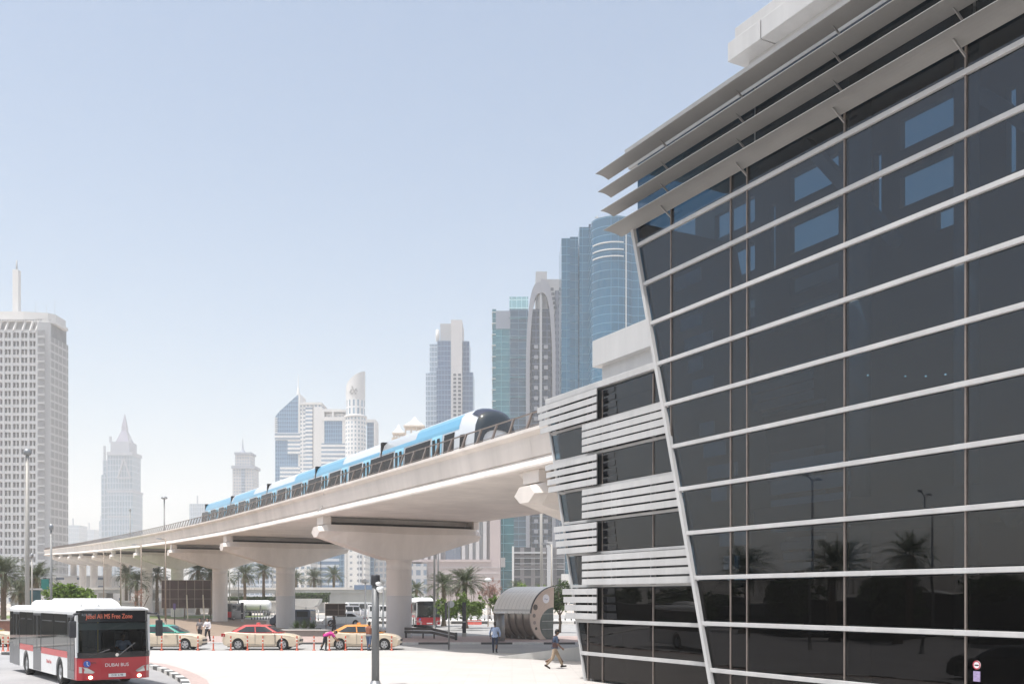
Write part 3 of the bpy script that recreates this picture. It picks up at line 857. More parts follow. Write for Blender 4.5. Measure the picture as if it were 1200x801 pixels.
# ================================================================== street lamps
def pole_lamp(name, label, px, Y, ytop, kind='arm', r=.07, m=GALV, side=-1, zb=0.0, group=None, arm=1.4, cat='street lamp'):
    X = GX(px, Y); H = HC + (HOR-ytop)/F*Y - zb
    t = thing(name, label, cat, (X, Y, zb), 0, group)
    mb = MB(); mb.tube((0,0,0),(0,0,H), r*1.25, r*.8, 10); mb.build('pole', m, t)
    mb = MB(); mb.lathe([(r*2.6,0),(r*2.6,.04),(r*1.6,.08),(r*1.5,.45),(r*1.25,.5)], 12); mb.build('base', m, t)
    if kind == 'arm':
        mb = MB(); mb.path([(0,0,H-.25),(side*.15,0,H-.05),(side*.5,0,H),(side*arm,0,H+.03)], r*.55, 6); mb.build('arm', m, t)
        mb = MB(); mb.loft([[(side*(arm-.1),-.06,H-.03),(side*(arm-.1),.06,H-.03),(side*(arm-.1),.05,H+.07),(side*(arm-.1),-.05,H+.07)],
                            [(side*(arm+.3),-.13,H-.04),(side*(arm+.3),.13,H-.04),(side*(arm+.3),.10,H+.10),(side*(arm+.3),-.10,H+.10)],
                            [(side*(arm+.62),-.08,H-.02),(side*(arm+.62),.08,H-.02),(side*(arm+.62),.06,H+.05),(side*(arm+.62),-.06,H+.05)]]); mb.build('lamp_head', METALG, t)
    elif kind == 'ring':
        mb = MB(); mb.lathe([(0,H-.05),(.25,H-.1),(.55,H+.02),(.55,H+.22),(.3,H+.38),(0,H+.42)], 14); mb.build('lamp_head', METALG, t)
    elif kind == 'globe':
        mb = MB(); mb.lathe([(r,H-.02),(.28,H+.02),(.42,H+.10),(.40,H+.26),(.22,H+.40),(0,H+.44)], 16); mb.build('globe', mat('lamp_globe',(.75,.75,.73),.3,var=0), t)
    elif kind == 'top':
        mb = MB(); mb.lathe([(0,H),(r*1.7,H+.02),(r*1.9,H+.28),(r*.8,H+.42),(0,H+.43)], 10); mb.build('lamp_head', METALG, t)
    elif kind == 'double':
        for s in (-1,1):
            mb = MB(); mb.path([(0,0,H-.2),(s*.6,0,H),(s*arm,0,H+.08)], r*.5, 6); mb.build('arm', m, t)
            mb = MB(); mb.box(s*arm-.35,s*arm+.35,-.12,.12,H+.05,H+.16); mb.build('lamp_head', METALG, t, bevel=.03)
    return t
PALEP = mat('pale_pole', (.38,.36,.33), .5, .1, var=.08, streak=True)
pole_lamp('street_lamp','tall thick beige lamp post in front of the white gridded tower', 32, 66, 533, 'top', .13, PALEP)
pole_lamp('street_lamp','grey lamp post rising above the roof of the front bus near the viaduct end', 60, 64, 621, 'top', .075, GALV)
pole_lamp('street_lamp','thin pale post between the two palms at the foot of the gridded tower', 37.5, 90, 653, 'top', .07, PALEP)
pole_lamp('street_lamp','brown arm lamp beside the pier left of the brown hoarding', 194, 118, 631, 'arm', .09, BROWNPOLE, -1, 0, 'brown lamps along the viaduct', .55)
pole_lamp('street_lamp','brown arm lamp just above the front bus destination sign', 165.5, 138, 638, 'arm', .09, BROWNPOLE, -1, 0, 'brown lamps along the viaduct', .7)
pole_lamp('street_lamp','brown arm lamp third from the hoarding, above the bus roof hatch', 141.5, 160, 643, 'arm', .09, BROWNPOLE, -1, 0, 'brown lamps along the viaduct', .8)
pole_lamp('street_lamp','brown arm lamp farthest along the viaduct, over the leafy green tree', 121.5, 188, 647, 'arm', .09, BROWNPOLE, -1, 0, 'brown lamps along the viaduct', 1.0)
pole_lamp('light_mast','tall light mast with a flat round head rising behind the viaduct railing', 192.5, 175, 584, 'ring', .14, GALV)
pole_lamp('light_mast','thin bare mast in front of the hazy spired skyscraper', 152.5, 210, 598, 'top', .13, GALV)
pole_lamp('street_lamp','slim white lamp post standing right of the second nearest pier, near the red bus rear', 269, 170, 664, 'top', .10, PALEP)
pole_lamp('street_lamp','grey lamp post beside the small dark pylon on the avenue', 279.5, 160, 672, 'top', .08, GALV)
pole_lamp('street_lamp','white lamp with saucer globe left of the grey camera post', 428, 100, 683, 'globe', .075, WHITE)
pole_lamp('street_lamp','white lamp with saucer globe right of the grey camera post', 449, 103, 683, 'globe', .075, WHITE)
pole_lamp('street_lamp','grey lamp post in front of the white bus behind the nearest pier', 509, 101, 585, 'top', .10, GALV)
pole_lamp('street_lamp','thinner grey post just right of the pole before the white bus', 513.5, 125, 600, 'top', .10, GALV)
pole_lamp('street_lamp','thick pale lamp post rising behind the barrel-shaped bus shelter', 634.5, 112, 560, 'top', .15, PALEP)
pole_lamp('street_lamp','slender white lamp post against the end panel of the bus shelter', 646.5, 77, 637, 'arm', .07, PALEP, -1, .12, None, .25)
pole_lamp('street_lamp','small globe lamp before the pink leafed tree and bushes', 572, 112, 681, 'globe', .05, BROWNPOLE)
for X_,Y_,H_,l_ in ((-31,34.5,10.5,'twin arm lamp left of the plaza before the dark trees, taller of the mirrored two'),(-33.7,28.3,9.0,'twin arm lamp left of the plaza, shorter of the two mirrored in the glass')):
    pole_lamp('street_lamp', l_, 600+X_/Y_*F, Y_, HOR-(H_-HC)/Y_*F, 'double', .08, GALV)
# camera post in the foreground
t = thing('camera_post', 'stout grey post with a dark lantern top and white dome camera on the plaza', 'post', (GX(440,36.2),36.2,PZ))
mb = MB(); mb.tube((0,0,0),(0,0,3.62), .142, .132, 18); mb.build('pole', mat('post_grey',(.16,.165,.17),.5,.3,var=.15,streak=True), t)
mb = MB(); mb.lathe([(.24,0),(.24,.03),(.20,.05),(.17,.14),(.145,.17)], 18); mb.build('base', METALG, t)
mb = MB(); mb.lathe([(.132,3.62),(.165,3.64),(.165,3.98),(.155,4.0),(0,4.01)], 18)
for k in range(5): mb.lathe([(.172,3.68+.06*k),(.172,3.70+.06*k)], 18)
mb.build('lantern', DARK, t)
mb = MB(); mb.bar((.1,-.05,3.56),(.19,-.12,3.58), .05,.05); b_ = mb.build('camera_bracket', METALW, t)
mb = MB(); mb.sphere((.19,-.14,3.46), .12, 14, 10, (1,1,.9)); mb.lathe([(.135,3.46),(.14,3.54),(.1,3.58),(0,3.59)], 14, (.19,-.14,0)); mb.build('dome_camera', WHITE, t)
mb = MB(); mb.lathe([(.05,3.60),(.10,3.64),(.11,3.72),(0,3.76)], 12, (.13,-.16,0)); mb.build('sensor', WHITE, t)

# ================================================================== bus shelter (barrel shape)
sa = R(41)
pA = Vector((GX(621,73.6), 73.6, .12))
t = thing('bus_shelter', 'barrel shaped bus shelter with curved white roof and beige portholed end panel', 'bus shelter', pA, sa)
# local: x along the end panel (to the right, away), -... y along the long axis (to the left, away)
SHW, SHL = 2.45, 4.1
def arc(n=28, off=0.0):
    """outline of the half barrel: from the front foot, bulging forward, up to the crown at the straight back edge"""
    pts = []
    for k in range(n+1):
        ang = R(236) - R(146)*k/n
        rz = 2.2 if math.sin(ang) > 0 else 2.1
        pts.append((SHW + (SHW+off)*math.cos(ang), max(1.72 + (rz+off)*math.sin(ang), 0.0)))
    return pts
BEIGE = mat('shelter_beige', (.55,.44,.36), .5, var=.08)
SROOF = mat_paving('shelter_roof', (.85,.84,.81), (1.0,.42), .02, .7, .35, .05, 0, .02, 0)
full = arc()
roof = arc(28,.06)[12:]
mb = MB()
g0 = [(x,-.12,z) for x,z in roof]; g1 = [(x,SHL+.1,z) for x,z in roof]
g2 = [(x*.97+.04,SHL+.1,z-.07) for x,z in roof]; g3 = [(x*.97+.04,-.12,z-.07) for x,z in roof]
for i in range(len(roof)-1):
    mb.quad(g0[i],g0[i+1],g1[i+1],g1[i]); mb.quad(g3[i],g2[i],g2[i+1],g3[i+1]); mb.quad(g0[i],g3[i],g3[i+1],g0[i+1]); mb.quad(g1[i],g1[i+1],g2[i+1],g2[i])
mb.quad(g0[0],g1[0],g2[0],g3[0]); mb.quad(g0[-1],g3[-1],g2[-1],g1[-1])
rf = mb.build('roof', SROOF, t)
mb = MB()
for i in range(len(roof)-1):
    mb.bar((roof[i][0],-.13,roof[i][1]),(roof[i+1][0],-.13,roof[i+1][1]), .06,.1,(0,1,0))
mb.build('roof_edge', DARK, t)
# end panel with porthole openings: ring of quads between outer outline and the oval door
oval = [(SHW-.03 + 1.42*math.cos(a_), max(.02, 1.12 + 1.28*math.sin(a_))) for a_ in [R(238)-R(148)*k/28 for k in range(29)]]
mb = MB()
for i in range(28):
    for y in (0.0,.09):
        mb.quad((full[i][0],y,full[i][1]),(full[i+1][0],y,full[i+1][1]),(oval[i+1][0],y,oval[i+1][1]),(oval[i][0],y,oval[i][1]))
    mb.quad((full[i][0],0,full[i][1]),(full[i][0],.09,full[i][1]),(full[i+1][0],.09,full[i+1][1]),(full[i+1][0],0,full[i+1][1]))
    mb.quad((oval[i][0],0,oval[i][1]),(oval[i+1][0],0,oval[i+1][1]),(oval[i+1][0],.09,oval[i+1][1]),(oval[i][0],.09,oval[i][1]))
ep = mb.build('end_panel', BEIGE, t)
mb = MB(); mb.add([(x,.05,z) for x,z in oval]+[(SHW-.03,.05,.02)],[tuple(range(len(oval)+1))]); dr = mb.build('door', mat('shelter_door',(.07,.10,.095),.08,var=.3,scale=1.5), t)
mb = MB(); 
for z in (.75,1.35,1.9): mb.box(SHW-1.2,SHW-.05,.03,.045,z,z+.04)
mb.build('door_rail', METALG, dr)
def disc(name, x, z, r, m, y=-.012, n=22):
    mb = MB(); mb.prism([(x+r*math.cos(2*math.pi*k/n), z+r*math.sin(2*math.pi*k/n)) for k in range(n)], 'y', y, y+.010); return mb.build(name, m, ep)
PORT = mat('porthole_dark', (.09,.075,.065), .2, var=.2)
disc('porthole', .55, 2.42, .22, PORT); disc('porthole', .42, 1.80, .15, mat('porthole_mid',(.17,.14,.125),.3,var=.2)); disc('porthole', .46, 1.28, .14, mat('porthole_pale',(.28,.22,.195),.4,var=.2)); disc('porthole', .62, .84, .11, PORT)
lg = disc('round_sign', 1.62, 3.05, .34, mat('sign_white',(.78,.76,.77),.4,var=0))
mb = MB()
for k in range(8):
    x0 = 1.62-.17+.042*k; mb.bar((x0,-.016,3.02+.03*math.sin(k*.9)),(x0+.044,-.016,3.02+.03*math.sin((k+1)*.9)+.01),.03,.004,(0,1,0))
mb.build('sign_script', mat('sign_navy',(.12,.11,.25),.5,var=0), ep, fix=False)
# curved side wall of steel and glass panels with ribs
side = full[:9]
mb = MB(); g0=[(x+.05,.1,z) for x,z in full[:15]]; g1=[(x+.05,SHL,z) for x,z in full[:15]]
mb.loft([g0,g1], closed=False, caps=False, smooth=True)
mb.build('side_wall', mat('shelter_steel',(.36,.33,.30),.3,.75,var=.35,scale=.9,streak=True), t, fix=False)
for k in range(6):
    y = .08+(SHL-.1)*k/5
    mb = MB()
    for i in range(13): mb.bar((full[i][0]-.02,y,full[i][1]),(full[i+1][0]-.02,y,full[i+1][1]), .07,.07,(0,1,0))
    mb.build('rib', mat('rib_grey',(.30,.27,.25),.4,.4,var=.1), t, fix=False)
    if k < 5:
        mb = MB(); mb.bar((full[0][0]-.35,y+.4,.02),(full[2][0]+.05,y+.4,.42), .07,.05); mb.build('strut', METALW, t)
mb = MB(); mb.prism([(x*.95+.1,z*.97) for x,z in full]+[(SHW,0.0)], 'y', SHL, SHL+.06); mb.build('rear_panel', BEIGE, t)
mb = MB(); mb.box(1.1,SHW-.1,.1,SHL,.0,.06); mb.build('floor', CONC2, t)
mb = MB(); mb.box(SHW*.55,SHW*.55+.4,.6,SHL-.5,.40,.46); mb.build('bench', METALG, t)

# ================================================================== signs, walls and street furniture
# bus stop sign seen nearly edge on
t = thing('stop_sign', 'grey bus stop pole with a dark narrow board and round plate seen edge on', 'sign', (GX(526,62.5),62.5,.0))
mb = MB(); mb.tube((0,0,0),(0,0,3.05),.05,.045,10); mb.build('pole', GALV, t)
mb = MB(); mb.box(-.26,-.10,-.03,.03,1.85,2.95); mb.build('board', DARK, t, bevel=.02)
mb = MB(); mb.prism([(.13+.22*math.cos(2*math.pi*k/20), 2.85+.22*math.sin(2*math.pi*k/20)) for k in range(20)],'y',-.02,.02); mb.build('round_plate', METALG, t)
# pylon
def pylon(label, px, Y, h, w_):
    t = thing('pylon', label, 'pylon', (GX(px,Y),Y,.12))
    mb = MB(); mb.box(-w_/2,w_/2,-.12,.12,.32,h); mb.build('panel', mat('pylon_navy',(.018,.02,.035),.25,var=0), t, bevel=.02)
    mb = MB(); mb.box(-w_/2-.02,w_/2+.02,-.15,.15,0,.32); mb.build('base', CONC2, t)
    mb = MB(); mb.box(-w_/2+.03,w_/2-.03,-.126,-.121,h*.42,h*.46); mb.build('stripe', METALW, t)
pylon('black information pylon standing between the bus stop sign and the barrel shelter', 544, 79.5, 2.75, .30)
pylon('small dark pylon on the avenue right of the red vehicle rear', 284, 128, 2.5, .30)
# low wall and steel guard beam behind the taxis
t = thing('low_wall', 'low grey concrete wall along the pavement behind the taxis', 'wall', (0,0,.12))
mb = MB(); mb.box(GX(326,80.6),GX(468,80.6),80.6,81.0,0,.46); mb.build('wall', mat('dark_concrete',(.27,.25,.235),.8,var=.12,streak=True), t, bevel=.02)
mb = MB(); mb.box(GX(326,80.5)-.04,GX(468,80.5),80.5,81.1,.46,.54); mb.build('coping', CONCL, t, bevel=.015)
t = thing('guard_beam', 'dark steel guard beam with a bent end beside the nearest pier', 'barrier', (0,0,.12))
GB = mat('guard_brown', (.075,.068,.064), .55, .2, var=.2)
p1 = Vector((GX(466,78),78,.62)); p2 = Vector((GX(506,76.6),76.6,.62)); p3 = Vector((GX(535,73.6),73.6,.30))
for a_,b_ in ((p1,p2),(p2,p3)):
    for k in range(2):
        mb = MB(); mb.bar(a_+Vector((0,0,-.16+.26*k)), b_+Vector((0,0,-.16+.26*k)), .14,.2); mb.build('beam', GB, t, bevel=.02)
for p in (p1.lerp(p2,.25), p1.lerp(p2,.75), p2.lerp(p3,.1)):
    mb = MB(); mb.box(p.x-.06,p.x+.06,p.y-.05,p.y+.05,0,p.z-.2); mb.build('leg', GB, t)
mb = MB(); mb.box(p3.x-.12,p3.x+.06,p3.y-.2,p3.y+.2,0,.56); mb.build('end_block', DARK, t, bevel=.02)
# planter with dark shrubs
t = thing('planter', 'grey box planter with dark spiky shrubs behind the red-roofed taxi', 'planter', (GX(357,86),86,0.0))
mb = MB(); mb.prism([(-1.2,0),(1.25,0),(1.35,.62),(-1.3,.62)],'y',-.5,.5); mb.build('box', mat('planter_grey',(.16,.165,.155),.8,var=.2), t, bevel=.03)
PLANTER = t
# brown information board on a post
t = thing('notice_board', 'square dark brown board on a thin post behind the orange-roofed taxi', 'sign', (GX(393,101),101,0))
mb = MB(); mb.box(-1.0,1.0,-.04,.04,1.42,2.62); mb.build('board', mat('board_brown',(.06,.038,.03),.6,var=.25), t)
for (x0,x1,z0,z1) in ((-1.0,1.0,2.58,2.66),(-1.0,1.0,1.38,1.46),(-1.0,1.0,1.98,2.02),(-1.04,-.98,1.4,2.64),(.28,.33,1.4,2.64),(.98,1.04,1.4,2.64)):
    mb = MB(); mb.box(x0,x1,-.06,-.042,z0,z1); mb.build('frame_bar', BROWNPOLE, t)
mb = MB(); mb.tube((-.95,0,0),(-.95,0,1.5),.05,n=8); mb.build('post', BROWNPOLE, t)
# hoarding
t = thing('hoarding', 'large brown gridded hoarding propped up behind the piers', 'hoarding', (GX(218.5,150),150,0))
HB = mat('hoarding_brown', (.055,.03,.026), .7, var=.25, scale=1)
mb = MB(); mb.box(-3.7,3.75,-.06,.06,1.6,5.85); mb.build('board', HB, t)
for k in range(7):
    x = -3.7+7.45*k/6; mb = MB(); mb.box(x-.04,x+.04,-.10,-.062,1.6,5.85); mb.build('grid_bar', BROWNPOLE, t)
for k in range(4):
    z = 1.62+1.40*k; mb = MB(); mb.box(-3.7,3.75,-.125,-.102,z-.035,z+.035); mb.build('grid_bar', BROWNPOLE, t)
for x in (-3.2,-.3,2.6,3.6):
    mb = MB(); mb.tube((x,.1,0),(x,.1,5.6),.09,n=8); mb.build('post', BROWNPOLE, t)
PROP = mat('prop_cream',(.62,.55,.42),.6,var=.1)
for x in (.1,2.55):
    mb = MB(); mb.bar((x,-.2,3.6),(x+.95,-2.6,.0),.16,.16); mb.build('prop', PROP, t)
# small pole with a dark plate near the second-row pier
t = thing('road_sign', 'thin pole with a small purple plate between the piers before the hoarding', 'sign', (GX(204.6,104),104,0))
mb = MB(); mb.tube((0,0,0),(0,0,2.6),.05,.045,8); mb.build('pole', DARK, t)
mb = MB(); mb.box(-.13,.13,-.05,-.03,2.0,2.62); mb.build('plate', mat('plate_purple',(.09,.06,.16),.5,var=.2), t)
# teal direction sign on a gantry near the left tower
t = thing('direction_sign', 'teal road sign with a pale bar next to the thick beige lamp post', 'sign', (GX(44,92),92,0))
TEAL = mat('sign_teal',(.02,.17,.15),.5,var=.1)
mb = MB(); mb.box(.35,1.05,-.04,.04,4.0,4.95); mb.build('board', TEAL, t, bevel=.02)
mb = MB(); mb.box(-.9,.45,-.05,.05,3.95,4.1); mb.build('arm', METALW, t)
mb = MB(); mb.tube((.9,.08,0),(.9,.08,4.6),.07,n=8); mb.build('pole', GALV, t)
mb = MB(); mb.box(-.75,.3,-.03,.03,2.3,3.93); mb.build('board', mat('sign_dark_teal',(.03,.075,.085),.5,var=.2), t)
# canopy stop on the avenue
t = thing('street_canopy', 'white rounded canopy on posts across the avenue behind the planter', 'canopy', (GX(357,152),152,0))
pr = [(-2.5,3.05),(2.5,3.05)] + [(2.5-1.6*(1-math.cos(R(9*k)))*.9, 3.05-1.35*math.sin(R(9*k))) for k in range(1,11)] + [(-2.5,2.2)]
mb = MB(); mb.prism(pr,'y',-1.2,1.2); mb.build('roof', CONCL, t)
for x in (-1.6,0.2):
    mb = MB(); mb.tube((x,0,0),(x,0,2.3),.07,n=8); mb.build('post', METALG, t)
# median fence: posts and rails
FW = mat('fence_white',(.62,.61,.60),.5,var=.1); FK = mat('fence_dark',(.05,.05,.05),.6,var=.2)
def fence(label, x0, x1, Y, n, h=1.45, z=.15):
    t = thing('median_fence', label, 'fence', ((x0+x1)/2,Y,z))
    hw = (x1-x0)/2
    for zz in (h*.45,h*.8):
        mb = MB(); mb.box(-hw,hw,-.025,.025,zz,zz+.05); mb.build('rail', FW, t)
    for k in range(n):
        x = -hw+2*hw*k/(n-1)
        mb = MB(); mb.tube((x,0,0),(x,0,h),.06,n=8); p = mb.build('post', FW, t)
        mb = MB(); mb.tube((x,0,.0),(x,0,.28),.09,n=8); mb.build('post_foot', FK, p)
fence('white railing with black footed posts on the median behind the planter and orange-roofed taxi', GX(340,134), GX(464,134), 134, 16)
fence('white railing with black footed posts on the median between the white bus and the shelter', GX(520,134), GX(600,134), 134, 11)
fence('white railing with black footed posts between the shelter and the station corner', GX(648,134), GX(698,134), 134, 8)
fence('grey railing on the far pavement below the tanker', GX(295,146), GX(322,146), 146, 9, 1.3, 0)
for i,px in enumerate((551,560)):
    t = thing('road_barrier', ['left','right'][i] and ('red plastic road barrier nearer the black pylon' if i == 0 else 'red plastic road barrier nearer the barrel shelter'), 'barrier', (GX(px,119),119,0), 0, 'red road barriers')
    mb = MB(); mb.prism([(-.2,0),(.2,0),(.09,.3),(.07,.55),(-.07,.55),(-.09,.3)],'x',-.45,.45); mb.build('body', mat('barrier_red',(.5,.09,.07),.5,var=.15), t, bevel=.02)
    mb = MB(); mb.box(-.46,.46,-.10,-.09,.36,.46); mb.build('stripe', FW, t)
# flyover and retaining wall far behind
t = thing('flyover', 'low pale concrete flyover crossing behind the avenue', 'bridge', (0,232,0))
FLY = mat('flyover_concrete',(.36,.37,.36),.85,var=.16,scale=.2,streak=True)
mb = MB(); mb.box(GX(-80,232),GX(462,232),0,9,4.2,5.0); mb.build('deck', FLY, t)
mb = MB(); mb.box(GX(-80,232),GX(462,232),-.2,.2,5.0,5.55); mb.build('parapet', CONCL, t)
mb = MB(); mb.box(GX(384,232),GX(462,232),.3,8.5,0,4.2); mb.build('abutment', FLY, t)
for k in range(8):
    x = GX(-40+52*k,232); mb = MB(); mb.box(x-.9,x+.9,2,6,0,4.2); mb.build('column', FLY, t)
mb = MB(); mb.box(GX(415,231.6),GX(437,231.6),-.42,-.22,5.0,6.1); mb.build('blue_panel', mat('panel_blue',(.14,.20,.30),.5,var=.2), t)
t = thing('retaining_wall', 'long pale retaining wall with a white rim below the palms', 'wall', (0,206,0))
mb = MB(); mb.box(GX(90,206),GX(372,206),0,8,0,2.2); mb.build('wall', CONC2, t)
mb = MB(); mb.box(GX(90,206),GX(372,206),-.15,.4,2.2,2.55); mb.build('rim', CONCL, t)
# boundary wall far left behind the bus
t = thing('boundary_wall', 'low reddish wall at the left edge behind the taxi', 'wall', (-60,96,0))
mb = MB(); mb.box(-22,12,0,.3,0,1.0); mb.build('wall', mat('wall_red',(.24,.12,.09),.8,var=.2), t)
mb = MB(); mb.box(-22,12,-.05,.35,1.0,1.1); mb.build('coping', CONCL, t)
# black painted waste bin by the shelter
t = thing('litter_bin', 'slim steel litter bin with a white lid beside the bus shelter', 'bin', (GX(586,71.6),71.6,.12))
mb = MB(); mb.lathe([(0,0),(.32,0),(.34,.05),(.36,1.05),(.30,1.95),(.0,1.96)],18); mb.build('body', mat('bin_steel',(.22,.215,.21),.35,.6,var=.15,streak=True), t)
mb = MB(); mb.lathe([(.36,2.0),(.40,2.03),(.36,2.10),(0,2.14)],18); mb.build('lid', WHITE, t)
# ================================================================== cars
CGLASS = mat('car_glass', (.02,.026,.03), .05, var=0, spec=.7)
TYRE = BLACK; RIM = mat('alloy_rim', (.55,.55,.56), .3, .8, var=.05)
LAMPC = mat('lamp_clear', (.75,.76,.78), .1, .3, var=0); LAMPR = mat('lamp_red', (.35,.015,.02), .2, var=0); LAMPA = mat('lamp_amber',(.6,.25,.03),.3,var=0)
def wheel(mb_parent, x, y, r, wd, side, rimm=None, name='wheel'):
    """axle along local y; returns the wheel with its tyre and rim"""
    s = side
    def ring(prof, n=22):
        secs = []
        for i in range(n):
            t = 2*math.pi*i/n
            secs.append([(x+p*math.cos(t), y+s*q, r+p*math.sin(t)) for p,q in prof])
        mb = MB()
        k = len(prof); vs = [p for sc_ in secs for p in sc_]; fs = []
        for i in range(n):
            for j in range(k-1):
                fs.append((i*k+j, i*k+j+1, ((i+1)%n)*k+j+1, ((i+1)%n)*k+j))
        mb.add(vs, fs, True); return mb
    ty = ring([(r*.62,-wd/2),(r*.95,-wd/2),(r,-wd*.32),(r,wd*.32),(r*.95,wd/2),(r*.66,wd/2),(r*.62,wd*.3)]).build('tyre' if False else name, TYRE, mb_parent)
    rm = ring([(r*.64,wd*.42),(r*.58,wd*.30),(r*.56,wd*.1),(.0,wd*.1)]).build('rim', mat('rim_dark',(.08,.08,.085),.4,.5,var=0), ty)
    mb = MB()
    for k in range(5):
        t = 2*math.pi*k/5+.3
        for dt in (-.16,.16):
            mb.bar((x+.05*math.cos(t+dt),y+s*wd*.36,r+.05*math.sin(t+dt)),(x+r*.60*math.cos(t+dt),y+s*wd*.40,r+r*.60*math.sin(t+dt)), .055,.03,(0,1,0))
    mb.prism([(x+.07*math.cos(2*math.pi*k/10), r+.07*math.sin(2*math.pi*k/10)) for k in range(10)],'y',y+s*wd*.30,y+s*wd*.44)
    n0 = 24
    for k in range(n0):
        t0=2*math.pi*k/n0; t1=2*math.pi*(k+1)/n0
        mb.bar((x+r*.62*math.cos(t0),y+s*wd*.40,r+r*.62*math.sin(t0)),(x+r*.62*math.cos(t1),y+s*wd*.40,r+r*.62*math.sin(t1)),.05,.03,(0,1,0))
    mb.build('spokes', rimm or RIM, ty, fix=False)
    return ty
def sedan(name, label, loc, rz, bodym, roofm, group=None, taxi=True, L=4.85, cat='taxi'):
    """local +x = forward, y = left, built at real size"""
    t = thing(name, label, cat, loc, rz, group); t.scale = (1,1,1.06)
    hw = .90; xr, xf = -L/2, L/2; ax_f, ax_r = 1.42, -1.36; wr = .325
    def outline(v):
        """side outline for the lateral position v 0 (centre) .. 1 (side)"""
        e = v**3
        zt = lambda z: z - .05*e - .02*v*v
        nose = .16*e; tail = .12*e
        pts = [(xr+.10+tail,.30),(xr+.02+tail,.42),(xr+tail,.62),(xr+.04+tail,.86),(xr+.10+tail,zt(1.04)),(xr+.55,zt(1.085)),(-1.35,zt(1.06)),(-.6,zt(1.02)),(.4,zt(1.01)),(1.0,zt(1.0)),(1.35,zt(.985)),(1.85,zt(.92)),(2.15,zt(.83)),(xf-.10-nose,zt(.72)),(xf-.02-nose,.58),(xf-nose,.44),(xf-.06-nose,.28),(xf-.30,.20)]
        def arch(cx):
            return [(cx+ (wr+.055)*math.cos(R(a)), .22 if a in (0,180) else wr+.01+(wr+.055)*math.sin(R(a))) for a in (0,18,40,65,90,115,140,162,180)]
        pts += arch(ax_f) + arch(ax_r) + [(xr+.4,.22)]
        return pts
    vs = [1.0,.97,.86,.6,.3,0]
    ys = [hw*s for s in (1.0,.985,.93,.66,.33,0)]
    secs = []
    # the sill and the upper body tuck in a little at the very side
    def sec(v, y, s):
        return [(x, s*(y - (.035 if (v > .9 and z > .88) else 0) - (.03 if (v > .9 and z < .35) else 0)), z) for x,z in outline(v)]
    for v,y in zip(vs,ys): secs.append(sec(v,y,-1))
    for v,y in list(zip(vs,ys))[::-1][1:]: secs.append(sec(v,y,1))
    body = MB(); body.loft(secs)
    body.build('body', bodym, t, bevel=0)
    mb = MB(); mb.box(xr+.35,xf-.4,-.70,.70,.16,.8); mb.build('underbody', DARK, t)
    # greenhouse
    base = [(-1.92,.56),(-1.6,.74),(-.6,.80),(.55,.80),(1.02,.74),(1.30,.5)]
    top = [(-1.16,.48),(-1.02,.57),(-.5,.63),(.0,.63),(.30,.57),(.44,.42)]
    def lay(q, z, dz=0): return [(x,-y,z-dz*(abs(y)>.5)) for x,y in q] + [(x,y,z-dz*(abs(y)>.5)) for x,y in q[::-1]]
    mb = MB(); mb.loft([lay(base,1.0),lay(base,1.03),lay(top,1.42,.02),lay([(x*.9-.03,y*.8) for x,y in top],1.465),lay([(x*.55-.1,y*.4) for x,y in top],1.48)]); g = mb.build('cabin', roofm, t)
    for p in g.data.polygons: p.use_smooth = False
    def gp(x0, u, s, off=.008):
        """point on the side of the cabin: x along the belt, u 0 belt..1 roof"""
        xb = x0; 
        # map belt x to roof x
        f = (x0+1.6)/(1.02+1.6); xt = -1.02+f*(.30+1.02)
        yb = .74+.06*min(1,(x0+1.6)/1.0, (1.02-x0)/.47) if -1.6<=x0<=1.02 else .74
        yt = .57+.06*min(1,(xt+1.02)/.5,(.30-xt)/.30)
        return (xb+(xt-xb)*u, s*(yb+(yt-yb)*u+off), 1.03+(1.41-1.03)*u)
    for s in (-1,1):
        for a0,a1 in ((-1.36,-.33),(-.25,.84)):
            mb = MB(); n = 6
            lo = [gp(a0+(a1-a0)*k/n,.05,s,.014) for k in range(n+1)]; hi = [gp(a0+.03+(a1-a0-.06)*k/n,.90,s,.014) for k in range(n+1)]
            mb.loft([lo,hi],closed=False,caps=False); mb.build('side_window', CGLASS, t, fix=False)
        mb = MB(); mb.add([gp(-1.55,.12,s,.012),gp(-1.36,.12,s,.012),gp(-1.33,.78,s,.012)],[(0,1,2)]); mb.build('quarter_window', CGLASS, t, fix=False)
        # door lines, handles, mirror
        mb = MB()
        for x in (-.29,.95): mb.box(x-.006,x+.006,s*.868,s*.905,.32,.93)
        mb.box(-1.0,.95,s*.868,s*.903,.305,.318)
        mb.build('door_seam', DARK, t)
        for x in (-.95,.12):
            mb = MB(); mb.box(x,x+.2,s*.86,s*.915,.86,.89); mb.build('door_handle', bodym, t, bevel=.008)
        mb = MB(); mb.sphere((.86,s*.99,1.04),.09,10,6,(.7,1.15,.75)); mb.build('mirror', roofm if taxi else bodym, t)
        mb = MB(); mb.loft([[(xf-.62,s*.80,.66),(xf-.62,s*.83,.76),(xf-.66,s*.72,.80),(xf-.6,s*.6,.78)],[(xf-.22,s*.66,.62),(xf-.22,s*.70,.71),(xf-.24,s*.6,.735),(xf-.2,s*.45,.70)]]); mb.build('headlight', LAMPC, t)
        mb = MB(); mb.box(xr+.02,xr+.26,s*.62,s*.885,.78,.97); mb.build('tail_light', LAMPR, t, bevel=.02)
        mb = MB(); mb.box(xf-.22,xf-.10,s*.45,s*.72,.34,.48); mb.build('fog_recess', DARK, t, bevel=.02)
    mb = MB(); mb.add([(1.24,-.47,1.05),(1.24,.47,1.05),(.47,.40,1.40),(.47,-.40,1.40)],[(0,1,2,3)])
